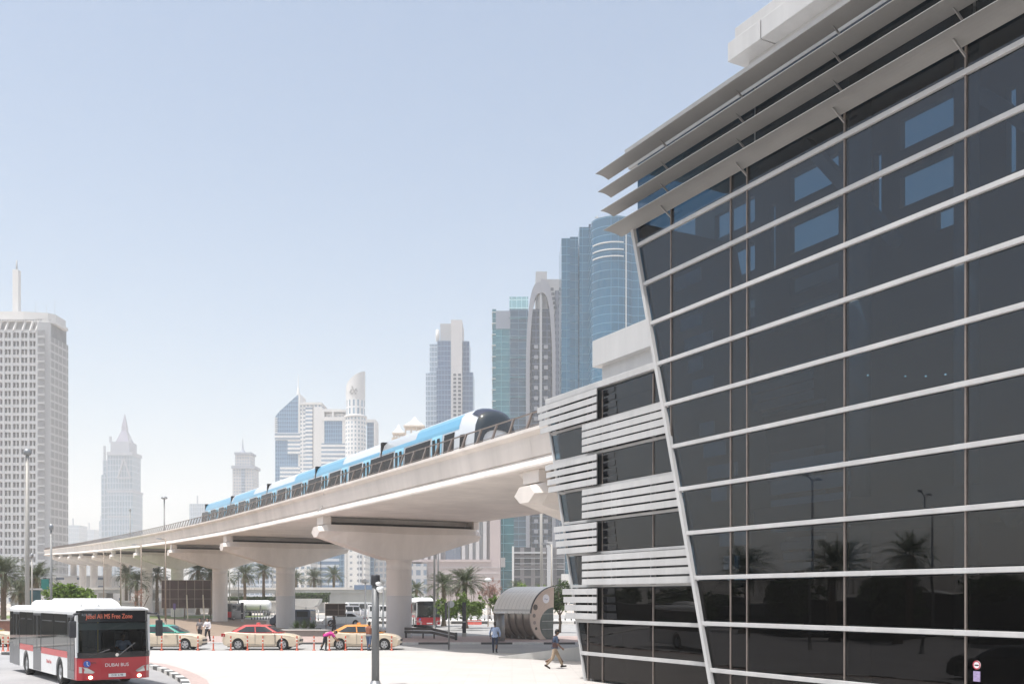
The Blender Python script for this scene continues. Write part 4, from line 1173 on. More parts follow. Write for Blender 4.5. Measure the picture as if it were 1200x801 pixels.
    mb.add([(1.24,.47,1.05),(1.0,.70,1.05),(.33,.53,1.39),(.47,.40,1.40)],[(0,1,2,3)]); mb.add([(1.24,-.47,1.05),(.47,-.40,1.40),(.33,-.53,1.39),(1.0,-.70,1.05)],[(0,1,2,3)])
    w_ = mb.build('windscreen', CGLASS, t, fix=False)
    for v in w_.data.vertices: v.co.x += .022; v.co.z += .012
    mb = MB(); mb.add([(-1.90,-.5,1.06),(-1.90,.5,1.06),(-1.20,.45,1.40),(-1.20,-.45,1.40)],[(0,1,2,3)]); w_ = mb.build('rear_window', CGLASS, t, fix=False)
    for v in w_.data.vertices: v.co.x -= .022; v.co.z += .012
    mb = MB(); mb.box(xf-.06,xf+.012,-.42,.42,.50,.62); mb.build('grille', DARK, t, bevel=.02)
    mb = MB(); mb.box(xf-.10,xf-.01,-.5,.5,.28,.38); mb.build('lower_grille', DARK, t, bevel=.02)
    for x in (ax_f,ax_r):
        for s in (-1,1): wheel(t, x, s*.775, wr, .21, s)
    if taxi:
        mb = MB(); mb.loft([[(-.42,-.16,1.46),(-.16,-.16,1.46),(-.16,.16,1.46),(-.42,.16,1.46)],[(-.38,-.12,1.60),(-.20,-.12,1.60),(-.20,.12,1.60),(-.38,.12,1.60)]]); mb.build('roof_sign', roofm, t, bevel=.02)
    return t
CREAM = mat('taxi_cream', (.66,.555,.42), .28, var=.04, coat=.4)
TRED = mat('taxi_roof_red', (.50,.065,.06), .28, var=.05, coat=.4)
TGRN = mat('taxi_roof_green', (.03,.30,.23), .28, var=.05, coat=.4)
TORG = mat('taxi_roof_orange', (.66,.26,.05), .28, var=.05, coat=.4)
TYEL = mat('taxi_roof_yellow', (.70,.50,.06), .28, var=.05, coat=.4)
GRP = 'taxis queueing behind the bollards'
TY = 62.0
sedan('taxi', 'cream taxi with a green roof partly hidden behind the front bus', (GX(195.5,TY+.9)+0,TY+.9,0), 0, CREAM, TGRN, GRP)
sedan('taxi', 'cream taxi with a red roof, middle of the queue', (GX(308.5,TY+.9),TY+.9,0), 0, CREAM, TRED, GRP)
sedan('taxi', 'cream taxi with an orange roof and people beside it', (GX(426,TY+.9),TY+.9,0), 0, CREAM, TORG, GRP)
sedan('taxi', 'cream taxi with a yellow roof at the left edge behind the bus rear', (GX(-22,66.5),66.5,0), 0, CREAM, TYEL, GRP)
CWHITE = WHITE; CDARK = mat('car_dark', (.025,.027,.03), .25, var=0, coat=.5)
sedan('parked_car','white car with dark wheels crossing the avenue behind the brown notice board', (GX(404,112),112,0), R(180), CWHITE, CWHITE, None, False, cat='car')
sedan('parked_car','dark saloon car parked by the plaza, mirrored in the station glass', (-15.6,21.5,0), R(96), CDARK, CDARK, None, False, cat='car')
# vans, pickup, tanker
def van(name, label, loc, rz, bodym, L=4.9, H=2.1, W=1.85, cat='van', lower=None):
    t = thing(name, label, cat, loc, rz)
    h = L/2
    o = [(-h,.3),(-h,H*.93),(-h+.1,H),(h*.35,H),(h*.5,H*.97),(h*.80,H*.56),(h*.97,H*.48),(h,.55),(h-.05,.3)]
    mb = MB(); mb.prism(o,'y',-W/2,W/2); mb.build('body', bodym, t, bevel=.07)
    mb = MB(); mb.box(-h+.1,h-.1,-W/2+.08,W/2-.08,.14,.32); mb.build('underbody', DARK, t)
    for s in (-1,1):
        for a0,a1 in ((-h*.9,-h*.35),(-h*.3,h*.15),(h*.2,h*.55)):
            mb = MB(); mb.box(a0,a1,s*(W/2+.004),s*(W/2+.012),H*.57,H*.90); mb.build('side_window', CGLASS, t)
        mb = MB(); mb.box(-h-.012,-h+.05,s*(W/2-.22),s*(W/2-.04),.75,1.05); mb.build('tail_light', LAMPR, t)
        mb = MB(); mb.box(h-.10,h+.012,s*(W/2-.42),s*(W/2-.08),.62,.80); mb.build('headlight', LAMPC, t)
        for x in (-h+.85,h-.9): wheel(t, x, s*(W/2-.10), .33, .2, s)
    mb = MB(); mb.add([(h*.52+.02,-W/2+.12,H*.95),(h*.52+.02,W/2-.12,H*.95),(h*.80+.03,W/2-.10,H*.58),(h*.80+.03,-W/2+.10,H*.58)],[(0,1,2,3)]); mb.build('windscreen', CGLASS, t, fix=False)
    mb = MB(); mb.box(-h-.012,-h-.004,-W/2+.18,W/2-.18,H*.56,H*.92); mb.build('rear_window', CGLASS, t)
    if lower is not None:
        mb = MB(); mb.box(-h-.02,-h-.003,-W/2+.05,W/2-.05,.42,H*.52); mb.build('rear_panel', lower, t)
        mb = MB(); mb.box(-h-.03,-h-.021,-.26,.26,.50,.62); mb.build('number_plate', WHITE, t)
    return t
VGREY = mat('van_grey', (.42,.42,.45), .35, var=.05, coat=.3); VDARK = mat('van_dark', (.05,.055,.065), .3, var=.05, coat=.3)
van('parked_van','pale grey minivan parked right of the brown notice board', (GX(411,158),158,0), R(6), VGREY, 4.9, 1.95)
van('parked_van','white box van between the grey minivan and the globe lamps', (GX(425,166),166,0), R(25), WHITE, 5.6, 2.4, 2.0)
van('parked_van','white van half hidden behind the grey camera post', (GX(451,150),150,0), R(10), WHITE, 5.0, 2.1)
van('minibus','dark minibus with a red rear seen from behind between the piers', (GX(267.5,142),144,0), R(84), VDARK, 5.4, 2.35, 2.0, 'minibus', RED)
van('dark_van','dark blue van partly hidden behind the pier and the planter', (GX(343,112),112,0), R(170), mat('van_navy',(.05,.07,.11),.3,var=.05,coat=.3), 4.8, 1.9)
def tanker(label, px, Y):
    t = thing('tank_trailer', label, 'tank', (GX(px,Y),Y,0))
    mb = MB(); mb.M = Matrix.Rotation(R(90),4,'Y'); mb.lathe([(0,-2.9),(.6,-2.85),(.86,-2.6),(.9,-2.3),(.9,2.3),(.86,2.6),(.6,2.85),(0,2.9)],20); o=mb.build('tank', WHITE, t, loc=(0,0,1.85))
    for x in (-1.3,1.3):
        mb = MB(); mb.box(x-.12,x+.12,-.94,.94,.75,1.9); mb.build('saddle', METALG, t)
    mb = MB(); mb.box(-2.9,2.9,-.6,.6,.6,.78); mb.build('chassis', DARK, t)
    for x in (-2.1,-1.0,2.2):
        for s in (-1,1): wheel(t, x, s*.72, .42, .26, s)
    return t
tanker('white cylindrical tank trailer parked beyond the pier behind the red-roofed taxi', 298, 172)
# ================================================================== buses
BGREY = mat('bus_door_grey', (.09,.094,.10), .3, var=.06, coat=.2)
BGLASS = mat('bus_glass', (.022,.024,.022), .04, var=0, spec=.8)
BFRONT = mat_glass('bus_windscreen', (.42,.46,.47), 1.5, base=.0)
STRIPE = mat('bus_red_stripe', (.55,.06,.055), .35, var=.04, coat=.3)
LEDM = mat_emit('led_amber', (.55,.14,.08), .25)
def bus(name, label, loc, rz, signtext=True, interior=True):
    """local +y = forward, +x = right side (door side); origin under the middle"""
    t = thing(name, label, 'bus', loc, rz)
    Lb, W, H = 11.95, 2.55, 2.93; h = Lb/2; hw = W/2
    fa, ra = h-2.70, -h+3.40
    def arch(cy): return [(cy+.58*math.cos(R(a)), .31 if a in (0,180) else .48+.58*math.sin(R(a))) for a in (180,162,140,115,90,65,40,18,0)]
    low = [(-h,.31)] + arch(ra) + arch(fa) + [(h-.9,.31),(h-.9,1.14),(-h,1.14)]
    # lower body with through arches, shell above is a hollow frame so that the cab can be seen
    mb = MB(); mb.prism(low,'x',-hw,hw); body = mb.build('body', WHITE, t)
    mb = MB(); mb.box(-hw+.4,hw-.4,-h+.2,h-1.0,.25,1.1); mb.build('underbody', DARK, t)
    # roof with rounded shoulders
    rp = [(-hw,2.62),(-hw,2.76),(-hw+.07,2.87),(-hw+.25,H),(hw-.25,H),(hw-.07,2.87),(hw,2.76),(hw,2.62)]
    mb = MB(); mb.loft([[(x,-h,z) for x,z in rp],[(x,h-.42,z) for x,z in rp]]); mb.loft([[(x,h-.42,max(z,2.80)) for x,z in rp],[(x,h-.12,max(z,2.80)) for x,z in rp],[(x*.97,h-.03,max(z-.03,2.80)) for x,z in rp]]); roof = mb.build('roof', WHITE, t, bevel=.03)
    for (y0,y1,zh,xw) in ((-.6,h-2.2,.30,.85),(-h+1.7,-h+3.9,.22,.75)):
        q = []
        for y,z in ((y0,0),(y0+.18,zh*.8),(y0+.5,zh),(y1-.9,zh),(y1-.35,zh*.72),(y1,.02)):
            q.append([(-xw,y,H-.01),(-xw*.97,y,H+z*.7+.005),(-xw*.85,y,H+z+.01),(xw*.85,y,H+z+.01),(xw*.97,y,H+z*.7+.005),(xw,y,H-.01)])
        mb = MB(); mb.loft(q); mb.build('roof_unit', WHITE, roof)
    mb = MB(); mb.sphere((.3,h-1.2,H+.06),.1,8,6); mb.build('antenna', WHITE, roof)
    # sides: glazing bands, doors
    mb = MB(); mb.box(-hw+.01,-hw+.05,-h+.1,h-.9,1.14,2.62); mb.build('left_glazing', BGLASS, t)
    mb = MB(); mb.box(-hw+.05,hw-.05,-h,-h+.06,1.14,2.62); mb.build('rear_wall', VDARK, t)
    doors = [(-h+.8,-h+2.15),(-h+4.8,-h+6.22),(-h+10.45,-h+11.5)]
    segs = [(-h+.05,-h+.8),(-h+2.15,-h+4.8),(-h+6.22,-h+10.45)]
    for a0,a1 in segs:
        n = 2 if a1-a0 > 2.4 else 1
        for k in range(n):
            b0_ = a0+(a1-a0)*k/n; b1_ = a0+(a1-a0)*(k+1)/n
            mb = MB(); mb.box(hw-.035,hw+.002,b0_+.02,b1_-.02,1.30,2.66); wn = mb.build('window', BGLASS, t)
            mb = MB(); mb.box(hw+.003,hw+.008,b0_+.25,b1_-.25,2.36,2.39); mb.build('vent_bar', BGREY, wn)
    for a0,a1 in segs[1:]:
        mb = MB(); mb.box(hw-.03,hw+.006,a0+.03,a1-.03,1.05,1.29); mb.build('red_stripe', STRIPE, t)
    mb = MB(); mb.box(hw-.03,hw+.006,-h+.05,-h+.78,.35,1.29); mb.build('rear_corner_panel', BGREY, t)
    for a0,a1 in doors:
        mb = MB(); mb.box(hw-.04,hw+.008,a0+.02,a1-.02,.33,2.64); dr = mb.build('door', BGREY, t)
        for k in range(2):
            b0_ = a0+(a1-a0)*k/2+.07; b1_ = a0+(a1-a0)*(k+1)/2-.05
            mb = MB(); mb.box(hw+.004,hw+.012,b0_,b1_,.62 if a0 > 4 else 1.15,2.55); mb.build('door_pane', BGLASS, dr)
    text('side_script', 'Dubai Bus', .2, mat('script_red',(.5,.1,.1),.5,var=0), t, (hw+.009,1.6,.78), (R(90),0,R(90)))
    # front
    fr = [(-hw,h-.9,),( -hw,h-.16),(-hw+.16,h+.0),(-.5,h+.06),(.5,h+.06),(hw-.16,h),(hw,h-.16),(hw,h-.9)]
    def band(z0, z1, pts, m, nm, d0=0.0, d1=0.0):
        mb = MB(); mb.loft([[(x,y+d0,z0) for x,y in pts],[(x,y+d1,z1) for x,y in pts]],closed=True); return mb.build(nm, m, t)
    f = band(.31,1.14,fr,RED,'front_panel',-.03,.0)
    fs = fr[1:-1]
    def sheet_(z0,z1,pts,m,nm,d0,d1,sx=1.0):
        mb = MB(); mb.loft([[(x*sx,y+d0,z0) for x,y in pts],[(x*sx,y+d1,z1) for x,y in pts]],closed=False,caps=False); return mb.build(nm,m,t,fix=False)
    ws = sheet_(1.16,2.36,fs,BFRONT if interior else BGLASS,'windscreen',-.0,-.10)
    db = sheet_(2.38,2.80,fs,BLACKG,'destination_box',-.10,-.13)
    for s in (-1,1):
        mb = MB(); mb.bar((s*(hw-.02),h-.20,1.12),(s*(hw-.02),h-.30,2.72),.10,.14,(0,1,0)); mb.build('pillar', WHITE, t)
        mb = MB(); mb.box(s*(hw-.01),s*(hw-.06),h-.9,h-.24,1.14,2.62); mb.build('cab_side_window', BGLASS, t)
    mb = MB(); mb.loft([[(x,y+.012,1.10) for x,y in fs],[(x,y+.012,1.30) for x,y in fs]],closed=False,caps=False); mb.build('black_mask', BLACKG, t, fix=False)
    if signtext:
        text('destination_text','Jebel Ali MS Free Zone',.24,LEDM,db,(.18,h-.045,2.59),(R(90),0,R(180)),sx=.72)
        text('route_text','ROUTE',.11,mat('led_dim',(.35,.38,.4),.5,var=0),db,(.96,h-.045,2.65),(R(90),0,R(180)))
        text('front_script','DUBAI BUS',.17,WHITE,t,(-.05,h+.066,.83),(R(90),0,R(180)))
        text('fleet_number','5073',.09,DARK,t,(.75,h+.036,.93),(R(90),0,R(180)))
    mb = MB(); mb.box(-.36,.24,h+.055,h+.075,.40,.52); npl = mb.build('number_plate', WHITE, t)
    if signtext: text('plate_text','D 81 6 98',.10,DARK,npl,(-.06,h+.080,.46),(R(90),0,R(180)))
    mb = MB(); mb.prism([(-.05+.06*math.cos(2*math.pi*k/14),1.2+.06*math.sin(2*math.pi*k/14)) for k in range(14)],'y',h+.07,h+.085); mb.build('emblem', CHROME, t)
    mb = MB(); mb.prism([(hw-.30+.12*math.cos(2*math.pi*k/14),.90+.12*math.sin(2*math.pi*k/14)) for k in range(14)],'y',h+.02,h+.045); bb=mb.build('wheelchair_sign', mat('sign_blue',(.05,.12,.45),.4,var=0), t)
    mb = MB(); mb.sphere((hw-.30,h+.047,.95),.022,8,6); mb.bar((hw-.30,h+.047,.93),(hw-.30,h+.047,.87),.02,.01,(0,1,0)); mb.bar((hw-.30,h+.047,.87),(hw-.36,h+.047,.83),.02,.01,(0,1,0)); mb.build('wheelchair_mark', WHITE, bb, fix=False)
    HL = mat('headlight_glass',(.6,.6,.58),.1,.4,var=0)
    for s in (-1,1):
        mb = MB(); mb.loft([[(s*(hw-.06),h-.13,.58),(s*(hw-.50),h+.03,.55),(s*(hw-.56),h+.036,.60),(s*(hw-.3),h+.0,.76),(s*(hw-.06),h-.11,.80)],[(s*(hw-.06),h-.05,.58),(s*(hw-.50),h+.055,.55),(s*(hw-.56),h+.06,.60),(s*(hw-.3),h+.04,.76),(s*(hw-.06),h-.05,.80)]]); mb.build('headlight', HL, t)
        mb = MB(); mb.sphere((s*(hw-.42),h+.035,.41),.075,12,8,(1,.45,.8)); mb.build('fog_light', mat_emit('lamp_lit',(1,.82,.6),3.0) if interior else LAMPC, t)
        # mirrors on curved arms
        mb = MB(); mb.path([(s*(hw-.1),h-.05,2.70),(s*(hw+.18),h+.22,2.68),(s*(hw+.26),h+.25,2.45)],.04,8); ar = mb.build('mirror_arm', DARK, t)
        mb = MB(); mb.box(s*(hw+.12),s*(hw+.36),h+.14,h+.32,1.85,2.45); mb.build('mirror', DARK, t, bevel=.05)
        for y_ in (fa, ra):
            o = wheel_bus(t, s*(hw-.16), y_, .48, .30, s)
    mb = MB(); mb.path([(-.1,h+.08,1.16),(-.7,h+.07,1.62)],.018,6); mb.path([(.9,h+.02,1.16),(.2,h+.075,1.40)],.018,6); mb.build('wiper', DARK, t, fix=False)
    if interior:
        mb = MB(); mb.box(-hw+.1,hw-.1,h-.85,h-.25,1.05,1.25); mb.build('dashboard', DARK, t, bevel=.04)
        mb = MB(); mb.box(-hw+.1,hw-.1,h-.5,h-.3,2.1,2.35); mb.build('sun_blind', mat('blind_grey',(.16,.20,.20),.7,var=.1), t)
        mb = MB(); mb.box(-hw+.05,hw-.05,-h+.1,h-1.9,1.14,1.2); mb.build('floor', DARK, t)
        mb = MB(); mb.tube((.15,h-1.7,.4),(.15,h-1.7,2.6),.025,n=8); mb.build('grab_pole', mat('grab_yellow',(.6,.42,.05),.4,var=0), t)
        mb = MB(); mb.box(-.95,-.45,h-1.75,h-1.62,1.0,1.95); mb.box(-.95,-.45,h-1.7,h-1.2,.95,1.08); mb.build('driver_seat', DARK, t, bevel=.04)
        for r_ in range(4):
            for sx in (-.8,.75):
                mb = MB(); mb.box(sx-.4,sx+.4,h-3.2-1.1*r_,h-3.1-1.1*r_,.9,1.95); mb.build('passenger_seat', mat('seat_grey',(.10,.11,.13),.8,var=.1), t, bevel=.05)
        mb = MB(); mb.lathe([(.20,0),(.225,.015),(.20,.03)],18,(-.7,h-.95,1.28)); mb.build('steering_wheel', DARK, t)
    return t
def wheel_bus(parent, x, y, r, wd, s):
    mb = MB(); n = 24; prof = [(r*.55,-wd/2),(r*.95,-wd/2),(r,-wd*.3),(r,wd*.3),(r*.95,wd/2),(r*.62,wd/2),(r*.58,wd*.3)]
    k = len(prof); vs = []; fs = []
    for i in range(n):
        t = 2*math.pi*i/n
        for p,q in prof: vs.append((x+s*q, y+p*math.cos(t), r+p*math.sin(t)))
    for i in range(n):
        for j in range(k-1): fs.append((i*k+j,i*k+j+1,((i+1)%n)*k+j+1,((i+1)%n)*k+j))
    mb.add(vs,fs,True); ty = mb.build('wheel', TYRE, parent)
    prof = [(r*.62,wd*.42),(r*.55,wd*.34),(r*.50,wd*.12),(r*.30,wd*.10),(r*.26,wd*.42),(.0,wd*.46)]
    k = len(prof); vs = []; fs = []
    for i in range(n):
        t = 2*math.pi*i/n
        for p,q in prof: vs.append((x+s*q, y+p*math.cos(t), r+p*math.sin(t)))
    for i in range(n):
        for j in range(k-1): fs.append((i*k+j,i*k+j+1,((i+1)%n)*k+j+1,((i+1)%n)*k+j))
    mb = MB(); mb.add(vs,fs,True); mb.build('rim', mat('bus_rim',(.42,.42,.42),.4,.6,var=.1), ty)
    return ty
bdir = Vector((.605,-.796)); rear = Vector((-22.7,45.0)); mid = rear + bdir*5.975 + Vector((.796,.605))*1.275
BUS_RZ = math.atan2(-bdir.x, bdir.y)
front_bus = bus('city_bus', 'red and white city bus with an amber destination sign on the near road', (mid.x, mid.y, .006), BUS_RZ)
bus('city_bus', 'white and red bus on the avenue behind the nearest pier', (GX(503,107)-1.5,113,.01), R(194), False, False)
van('parked_van','white van parked far behind the bus stop sign', (GX(533,205),205,0), R(4), WHITE, 5.2, 1.95)
van('parked_van','dark van parked far behind the black pylon', (GX(550,207),207,0), R(-4), VDARK, 4.6, 1.9)
bus('city_bus', 'white bus with red front seen mirrored in the station glass', (-78,36,.01), R(72), False, False)
# ================================================================== people: one remeshed body, clothes and hair as children
def capsule(mb, p0, p1, r0, r1, n=10):
    mb.tube(p0, p1, r0, r1, n); mb.sphere(p0, r0, n, 6); mb.sphere(p1, r1, n, 6)
def remesh(o, vox):
    m = o.modifiers.new('r', 'REMESH'); m.mode = 'VOXEL'; m.voxel_size = vox; m.use_smooth_shade = True
    s = o.modifiers.new('s', 'SMOOTH'); s.iterations = 3; s.factor = .5
    mats = list(o.data.materials); apply_mods(o)
    o.data.materials.clear()
    for k in mats: o.data.materials.append(k)
    return o
SKINS = {'light': mat('skin_light',(.42,.25,.17),.55,var=.05), 'tan': mat('skin_tan',(.28,.15,.09),.55,var=.05), 'dark': mat('skin_dark',(.16,.085,.05),.55,var=.05)}
HAIR = mat('hair_black',(.012,.01,.009),.5,var=.2,scale=30)
def cloth(name, c): return mat('cloth_'+name, c, .85, var=.12, scale=6, bump=.3, bscale=25)
def person(label, loc, facing, pose, H=1.72, skin='tan', top=None, legs=None, shoe=None, hair='short', long_sleeve=False, female=False, apron=None):
    """local +y is where the person faces; angles in degrees, positive swings forward"""
    k = H/1.75
    t = thing('person', label, 'person', loc, facing)
    V = Vector
    hip_z = .93
    crouch = pose.get('drop', 0)
    pel = V((0,0,hip_z-crouch))
    lean = R(pose.get('lean', 3)); tw = R(pose.get('bend', 0))
    def up(l, ang): return V((0, math.sin(ang)*l, math.cos(ang)*l))
    waist = pel + up(.16, lean); chest = waist + up(.22, lean+tw*.5); neck0 = chest + up(.15, lean+tw); neck1 = neck0 + up(.09, lean+tw*.8+R(pose.get('nod',0)))
    hd = lean+tw*.8+R(pose.get('nod',0)); head = neck1 + up(.10, hd)
    sw = .175 if female else .195
    J = {}
    for s,nm in ((-1,'l'),(1,'r')):
        sh = neck0 + V((s*sw,0,0)) - up(.045, lean+tw)
        a1 = R(pose.get('arm_'+nm, 0)); a2 = a1 + R(pose.get('elbow_'+nm, 15)); out = pose.get('out_'+nm, .10)
        el = sh + V((s*out*.29/.3, math.sin(a1)*.28, -math.cos(a1)*.28)); wr = el + V((-s*.02, math.sin(a2)*.25, -math.cos(a2)*.25))
        J['sh'+nm]=sh; J['el'+nm]=el; J['wr'+nm]=wr; J['hdir'+nm]=(wr-el).normalized()
        hp = pel + V((s*.095,0,-.02)); b1 = R(pose.get('thigh_'+nm,0)); b2 = b1 - R(pose.get('knee_'+nm,4))
        kn = hp + V((s*.01, math.sin(b1)*.42, -math.cos(b1)*.42)); an = kn + V((0, math.sin(b2)*.42, -math.cos(b2)*.42))
        ft = R(pose.get('foot_'+nm, 0)); toe = an + V((s*.03, math.cos(ft)*.17, -.045+math.sin(ft)*.17)); heel = an + V((0,-.05*math.cos(ft),-.045-.05*math.sin(ft)))
        J['hp'+nm]=hp; J['kn'+nm]=kn; J['an'+nm]=an; J['toe'+nm]=toe; J['heel'+nm]=heel
    low = min(min(J['toe'+n].z, J['heel'+n].z) for n in 'lr') - .035
    sh_ = V((0,0,-low))
    M = Matrix.Scale(k,4) @ Matrix.Translation(sh_)
    # body
    mb = MB(); mb.M = M; c = capsule
    c(mb, pel+V((-.06,0,0)), pel+V((.06,0,0)), .115,.115); c(mb, pel, waist, .125,.115); c(mb, waist, chest, .115,.135); c(mb, chest+V((-.07,0,0)), chest+V((.07,0,0)), .105,.105); c(mb, chest, neck0, .12,.075); c(mb, neck0, neck1, .055,.052)
    hm = Matrix.Translation(head) @ Matrix.Rotation(-hd, 4, 'X')
    def hp_(p): return hm @ V(p)
    old = mb.M; mb.M = M @ hm
    mb.sphere((0,0,.02),.098,14,10,(.80,1.0,1.12)); mb.sphere((0,.03,-.055),.062,10,8,(.95,1.0,1.0))
    mb.sphere((0,.098,-.008),.017,8,6,(.8,1.2,1.5)); mb.sphere((-.077,0,.0),.022,8,6,(.5,.8,1.3)); mb.sphere((.077,0,.0),.022,8,6,(.5,.8,1.3)); mb.sphere((0,.085,-.052),.02,8,6,(1.3,.6,.5))
    mb.M = old
    for n,s in (('l',-1),('r',1)):
        c(mb, J['sh'+n], J['el'+n], .052,.040); c(mb, J['el'+n], J['wr'+n], .039,.027); c(mb, neck0-V((0,0,.03)), J['sh'+n], .06,.055)
        d = J['hdir'+n]; w0 = J['wr'+n]; palm = w0 + d*.07
        sidev = V((0,1,0)) - d*d.dot(V((0,1,0))); sidev = sidev.normalized() if sidev.length > .1 else V((0,0,1))
        inw = V((-s,0,0))
        c(mb, w0, palm, .026,.030); c(mb, palm-sidev*.02, palm+sidev*.02, .022,.022)
        for q,(o_,l_) in enumerate(((.030,.065),(.010,.075),(-.010,.072),(-.030,.055))):
            f0 = palm+sidev*o_+d*.01; f1 = f0+d*l_*.55+inw*.012; f2 = f1+d*l_*.4+inw*.028
            c(mb, f0, f1, .0105,.010,6); c(mb, f1, f2, .010,.0085,6)
        th0 = w0+d*.025+sidev*.025; c(mb, th0, th0+d*.03+sidev*.028+inw*.01, .0125,.011,6); c(mb, th0+d*.03+sidev*.028+inw*.01, th0+d*.065+sidev*.03+inw*.022, .011,.009,6)
        c(mb, J['hp'+n], J['kn'+n], .088,.058); c(mb, J['kn'+n], J['an'+n]+V((0,0,.16)), .056,.05); c(mb, J['kn'+n]+(J['an'+n]-J['kn'+n])*.3, J['an'+n], .054,.036); c(mb, J['heel'+n], J['toe'+n], .036,.03)
    body = mb.build('body', SKINS[skin], t, fix=False); remesh(body, .0105)
    eyes = MB(); eyes.M = M @ hm
    for s in (-1,1): eyes.sphere((s*.034,.088,.014),.011,8,6)
    eyes.build('eyes', BLACKG, t)
    # trousers
    mb = MB(); mb.M = M
    c(mb, pel+V((-.065,0,0)), pel+V((.065,0,0)), .128,.128); c(mb, pel, waist-up(.03,lean), .135,.125)
    for n in 'lr':
        c(mb, J['hp'+n], J['kn'+n], .104,.074); c(mb, J['kn'+n], J['an'+n]+(J['kn'+n]-J['an'+n])*.13, .074,.058)
    remesh(mb.build('trousers', legs, t, fix=False), .013)
    # shirt
    mb = MB(); mb.M = M
    c(mb, pel+V((-.06,0,.03)), pel+V((.06,0,.03)), .140 if not female else .13,.140 if not female else .13); c(mb, waist, chest, .135 if not female else .122,.15); c(mb, chest+V((-.075,0,0)), chest+V((.075,0,0)), .12,.12); c(mb, chest, neck0-up(.03,lean+tw), .13,.085)
    for n in 'lr':
        c(mb, neck0-V((0,0,.03)), J['sh'+n], .068,.072); e = J['el'+n] if long_sleeve else J['sh'+n].lerp(J['el'+n],.8)
        c(mb, J['sh'+n], e, .068,.058)
        if long_sleeve: c(mb, J['el'+n], J['el'+n].lerp(J['wr'+n],.85), .055,.042)
    remesh(mb.build('shirt', top, t, fix=False), .013)
    if apron is not None:
        mb = MB(); mb.M = M
        c(mb, chest+V((-.06,0,.05)), waist+V((-.05,0,-.02)), .152,.150); c(mb, chest+V((.06,0,.05)), waist+V((.05,0,-.02)), .152,.150)
        remesh(mb.build('waistcoat', apron, t, fix=False), .014)
    # shoes
    for n in 'lr':
        mb = MB(); mb.M = M
        c(mb, J['heel'+n]+V((0,0,.01)), J['toe'+n], .047,.04); c(mb, J['an'+n]+V((0,0,-.01)), J['heel'+n], .046,.046)
        remesh(mb.build('shoe', shoe or cloth('black',(.02,.02,.02)), t, fix=False), .012)
    # hair
    mb = MB(); mb.M = M @ hm
    mb.sphere((0,-.012,.048),.104,12,8,(.84,1.0,1.0)); mb.sphere((0,-.045,.0),.085,10,8,(.92,.8,1.1))
    if hair == 'long':
        c(mb, V((-.05,-.05,0)), V((-.075,-.04,-.24)), .055,.05); c(mb, V((.05,-.05,0)), V((.075,-.04,-.24)), .055,.05); c(mb, V((0,-.08,0)), V((0,-.075,-.26)), .06,.06)
    h_ = mb.build('hair', HAIR, t, fix=False); remesh(h_, .012)
    # keep the face free
    return t, J, M, k
BLK = cloth('black',(.022,.022,.026)); DEN = cloth('denim',(.07,.11,.20)); NAVY = cloth('navy',(.035,.06,.11)); KHAKI = cloth('khaki',(.36,.27,.19))
LBLUE = cloth('light_blue',(.38,.47,.66)); WHT = cloth('white',(.70,.68,.70)); GREYP = cloth('grey_print',(.22,.20,.20)); PINKC = cloth('magenta',(.55,.04,.26)); BROWN = cloth('rust',(.25,.09,.05)); DNAVY = cloth('dark_navy',(.025,.035,.065)); GREYT = cloth('grey_tee',(.30,.29,.29))
LEATH = mat('bag_leather',(.05,.04,.045),.5,var=.2); BAGR = mat('bag_maroon',(.07,.035,.035),.6,var=.2)
# man in the light blue shirt walking away towards the shelter
p, J, M, k = person('man in a light blue shirt walking away from the camera with a black shoulder bag', (GX(580,57.2),57.2,PZ), R(-4), dict(lean=2,thigh_l=14,knee_l=6,thigh_r=-10,knee_r=18,arm_l=-8,elbow_l=20,arm_r=10,elbow_r=20,foot_r=-15), 1.74,'dark',LBLUE,DNAVY,None,'short',True)
def shoulder_bag(label, root_loc, rz, J, M, k, m, side, zoff):
    t = thing('shoulder_bag', label, 'bag', root_loc, rz)
    hip = M @ (J['hp'+side] + Vector(((-.17 if side=='l' else .17), -.03, zoff)))
    mb = MB(); mb.loft([[(hip.x-.04,hip.y-.13,hip.z-.11),(hip.x+.04,hip.y-.13,hip.z-.11),(hip.x+.04,hip.y+.13,hip.z-.11),(hip.x-.04,hip.y+.13,hip.z-.11)],[(hip.x-.03,hip.y-.12,hip.z+.11),(hip.x+.03,hip.y-.12,hip.z+.11),(hip.x+.03,hip.y+.12,hip.z+.11),(hip.x-.03,hip.y+.12,hip.z+.11)]]); mb.build('pouch', m, t, bevel=.025)
    o = 'r' if side == 'l' else 'l'
    a = M @ (J['sh'+side] + Vector((0,0,.08))) ; b = M @ ((J['sh'+side]).lerp(J['sh'+o],.5) + Vector((0,-.155,-.15)))
    mb = MB(); pts = [hip+Vector((.0,-.11,.10)), Vector((hip.x*.95,-.17,(hip.z+a.z)/2)), Vector((a.x*.9,-.10,a.z-.02)), Vector((a.x*.9,.03,a.z+.0)), Vector((hip.x*.95,.16,(hip.z+a.z)/2)), hip+Vector((0,.11,.10))]
    mb.path([tuple(q) for q in pts], .018, 6); mb.build('strap', m, t)
    return t
shoulder_bag('black shoulder bag on the left hip of the man in light blue', p.location, R(-4), J, M, k, LEATH, 'l', .12)
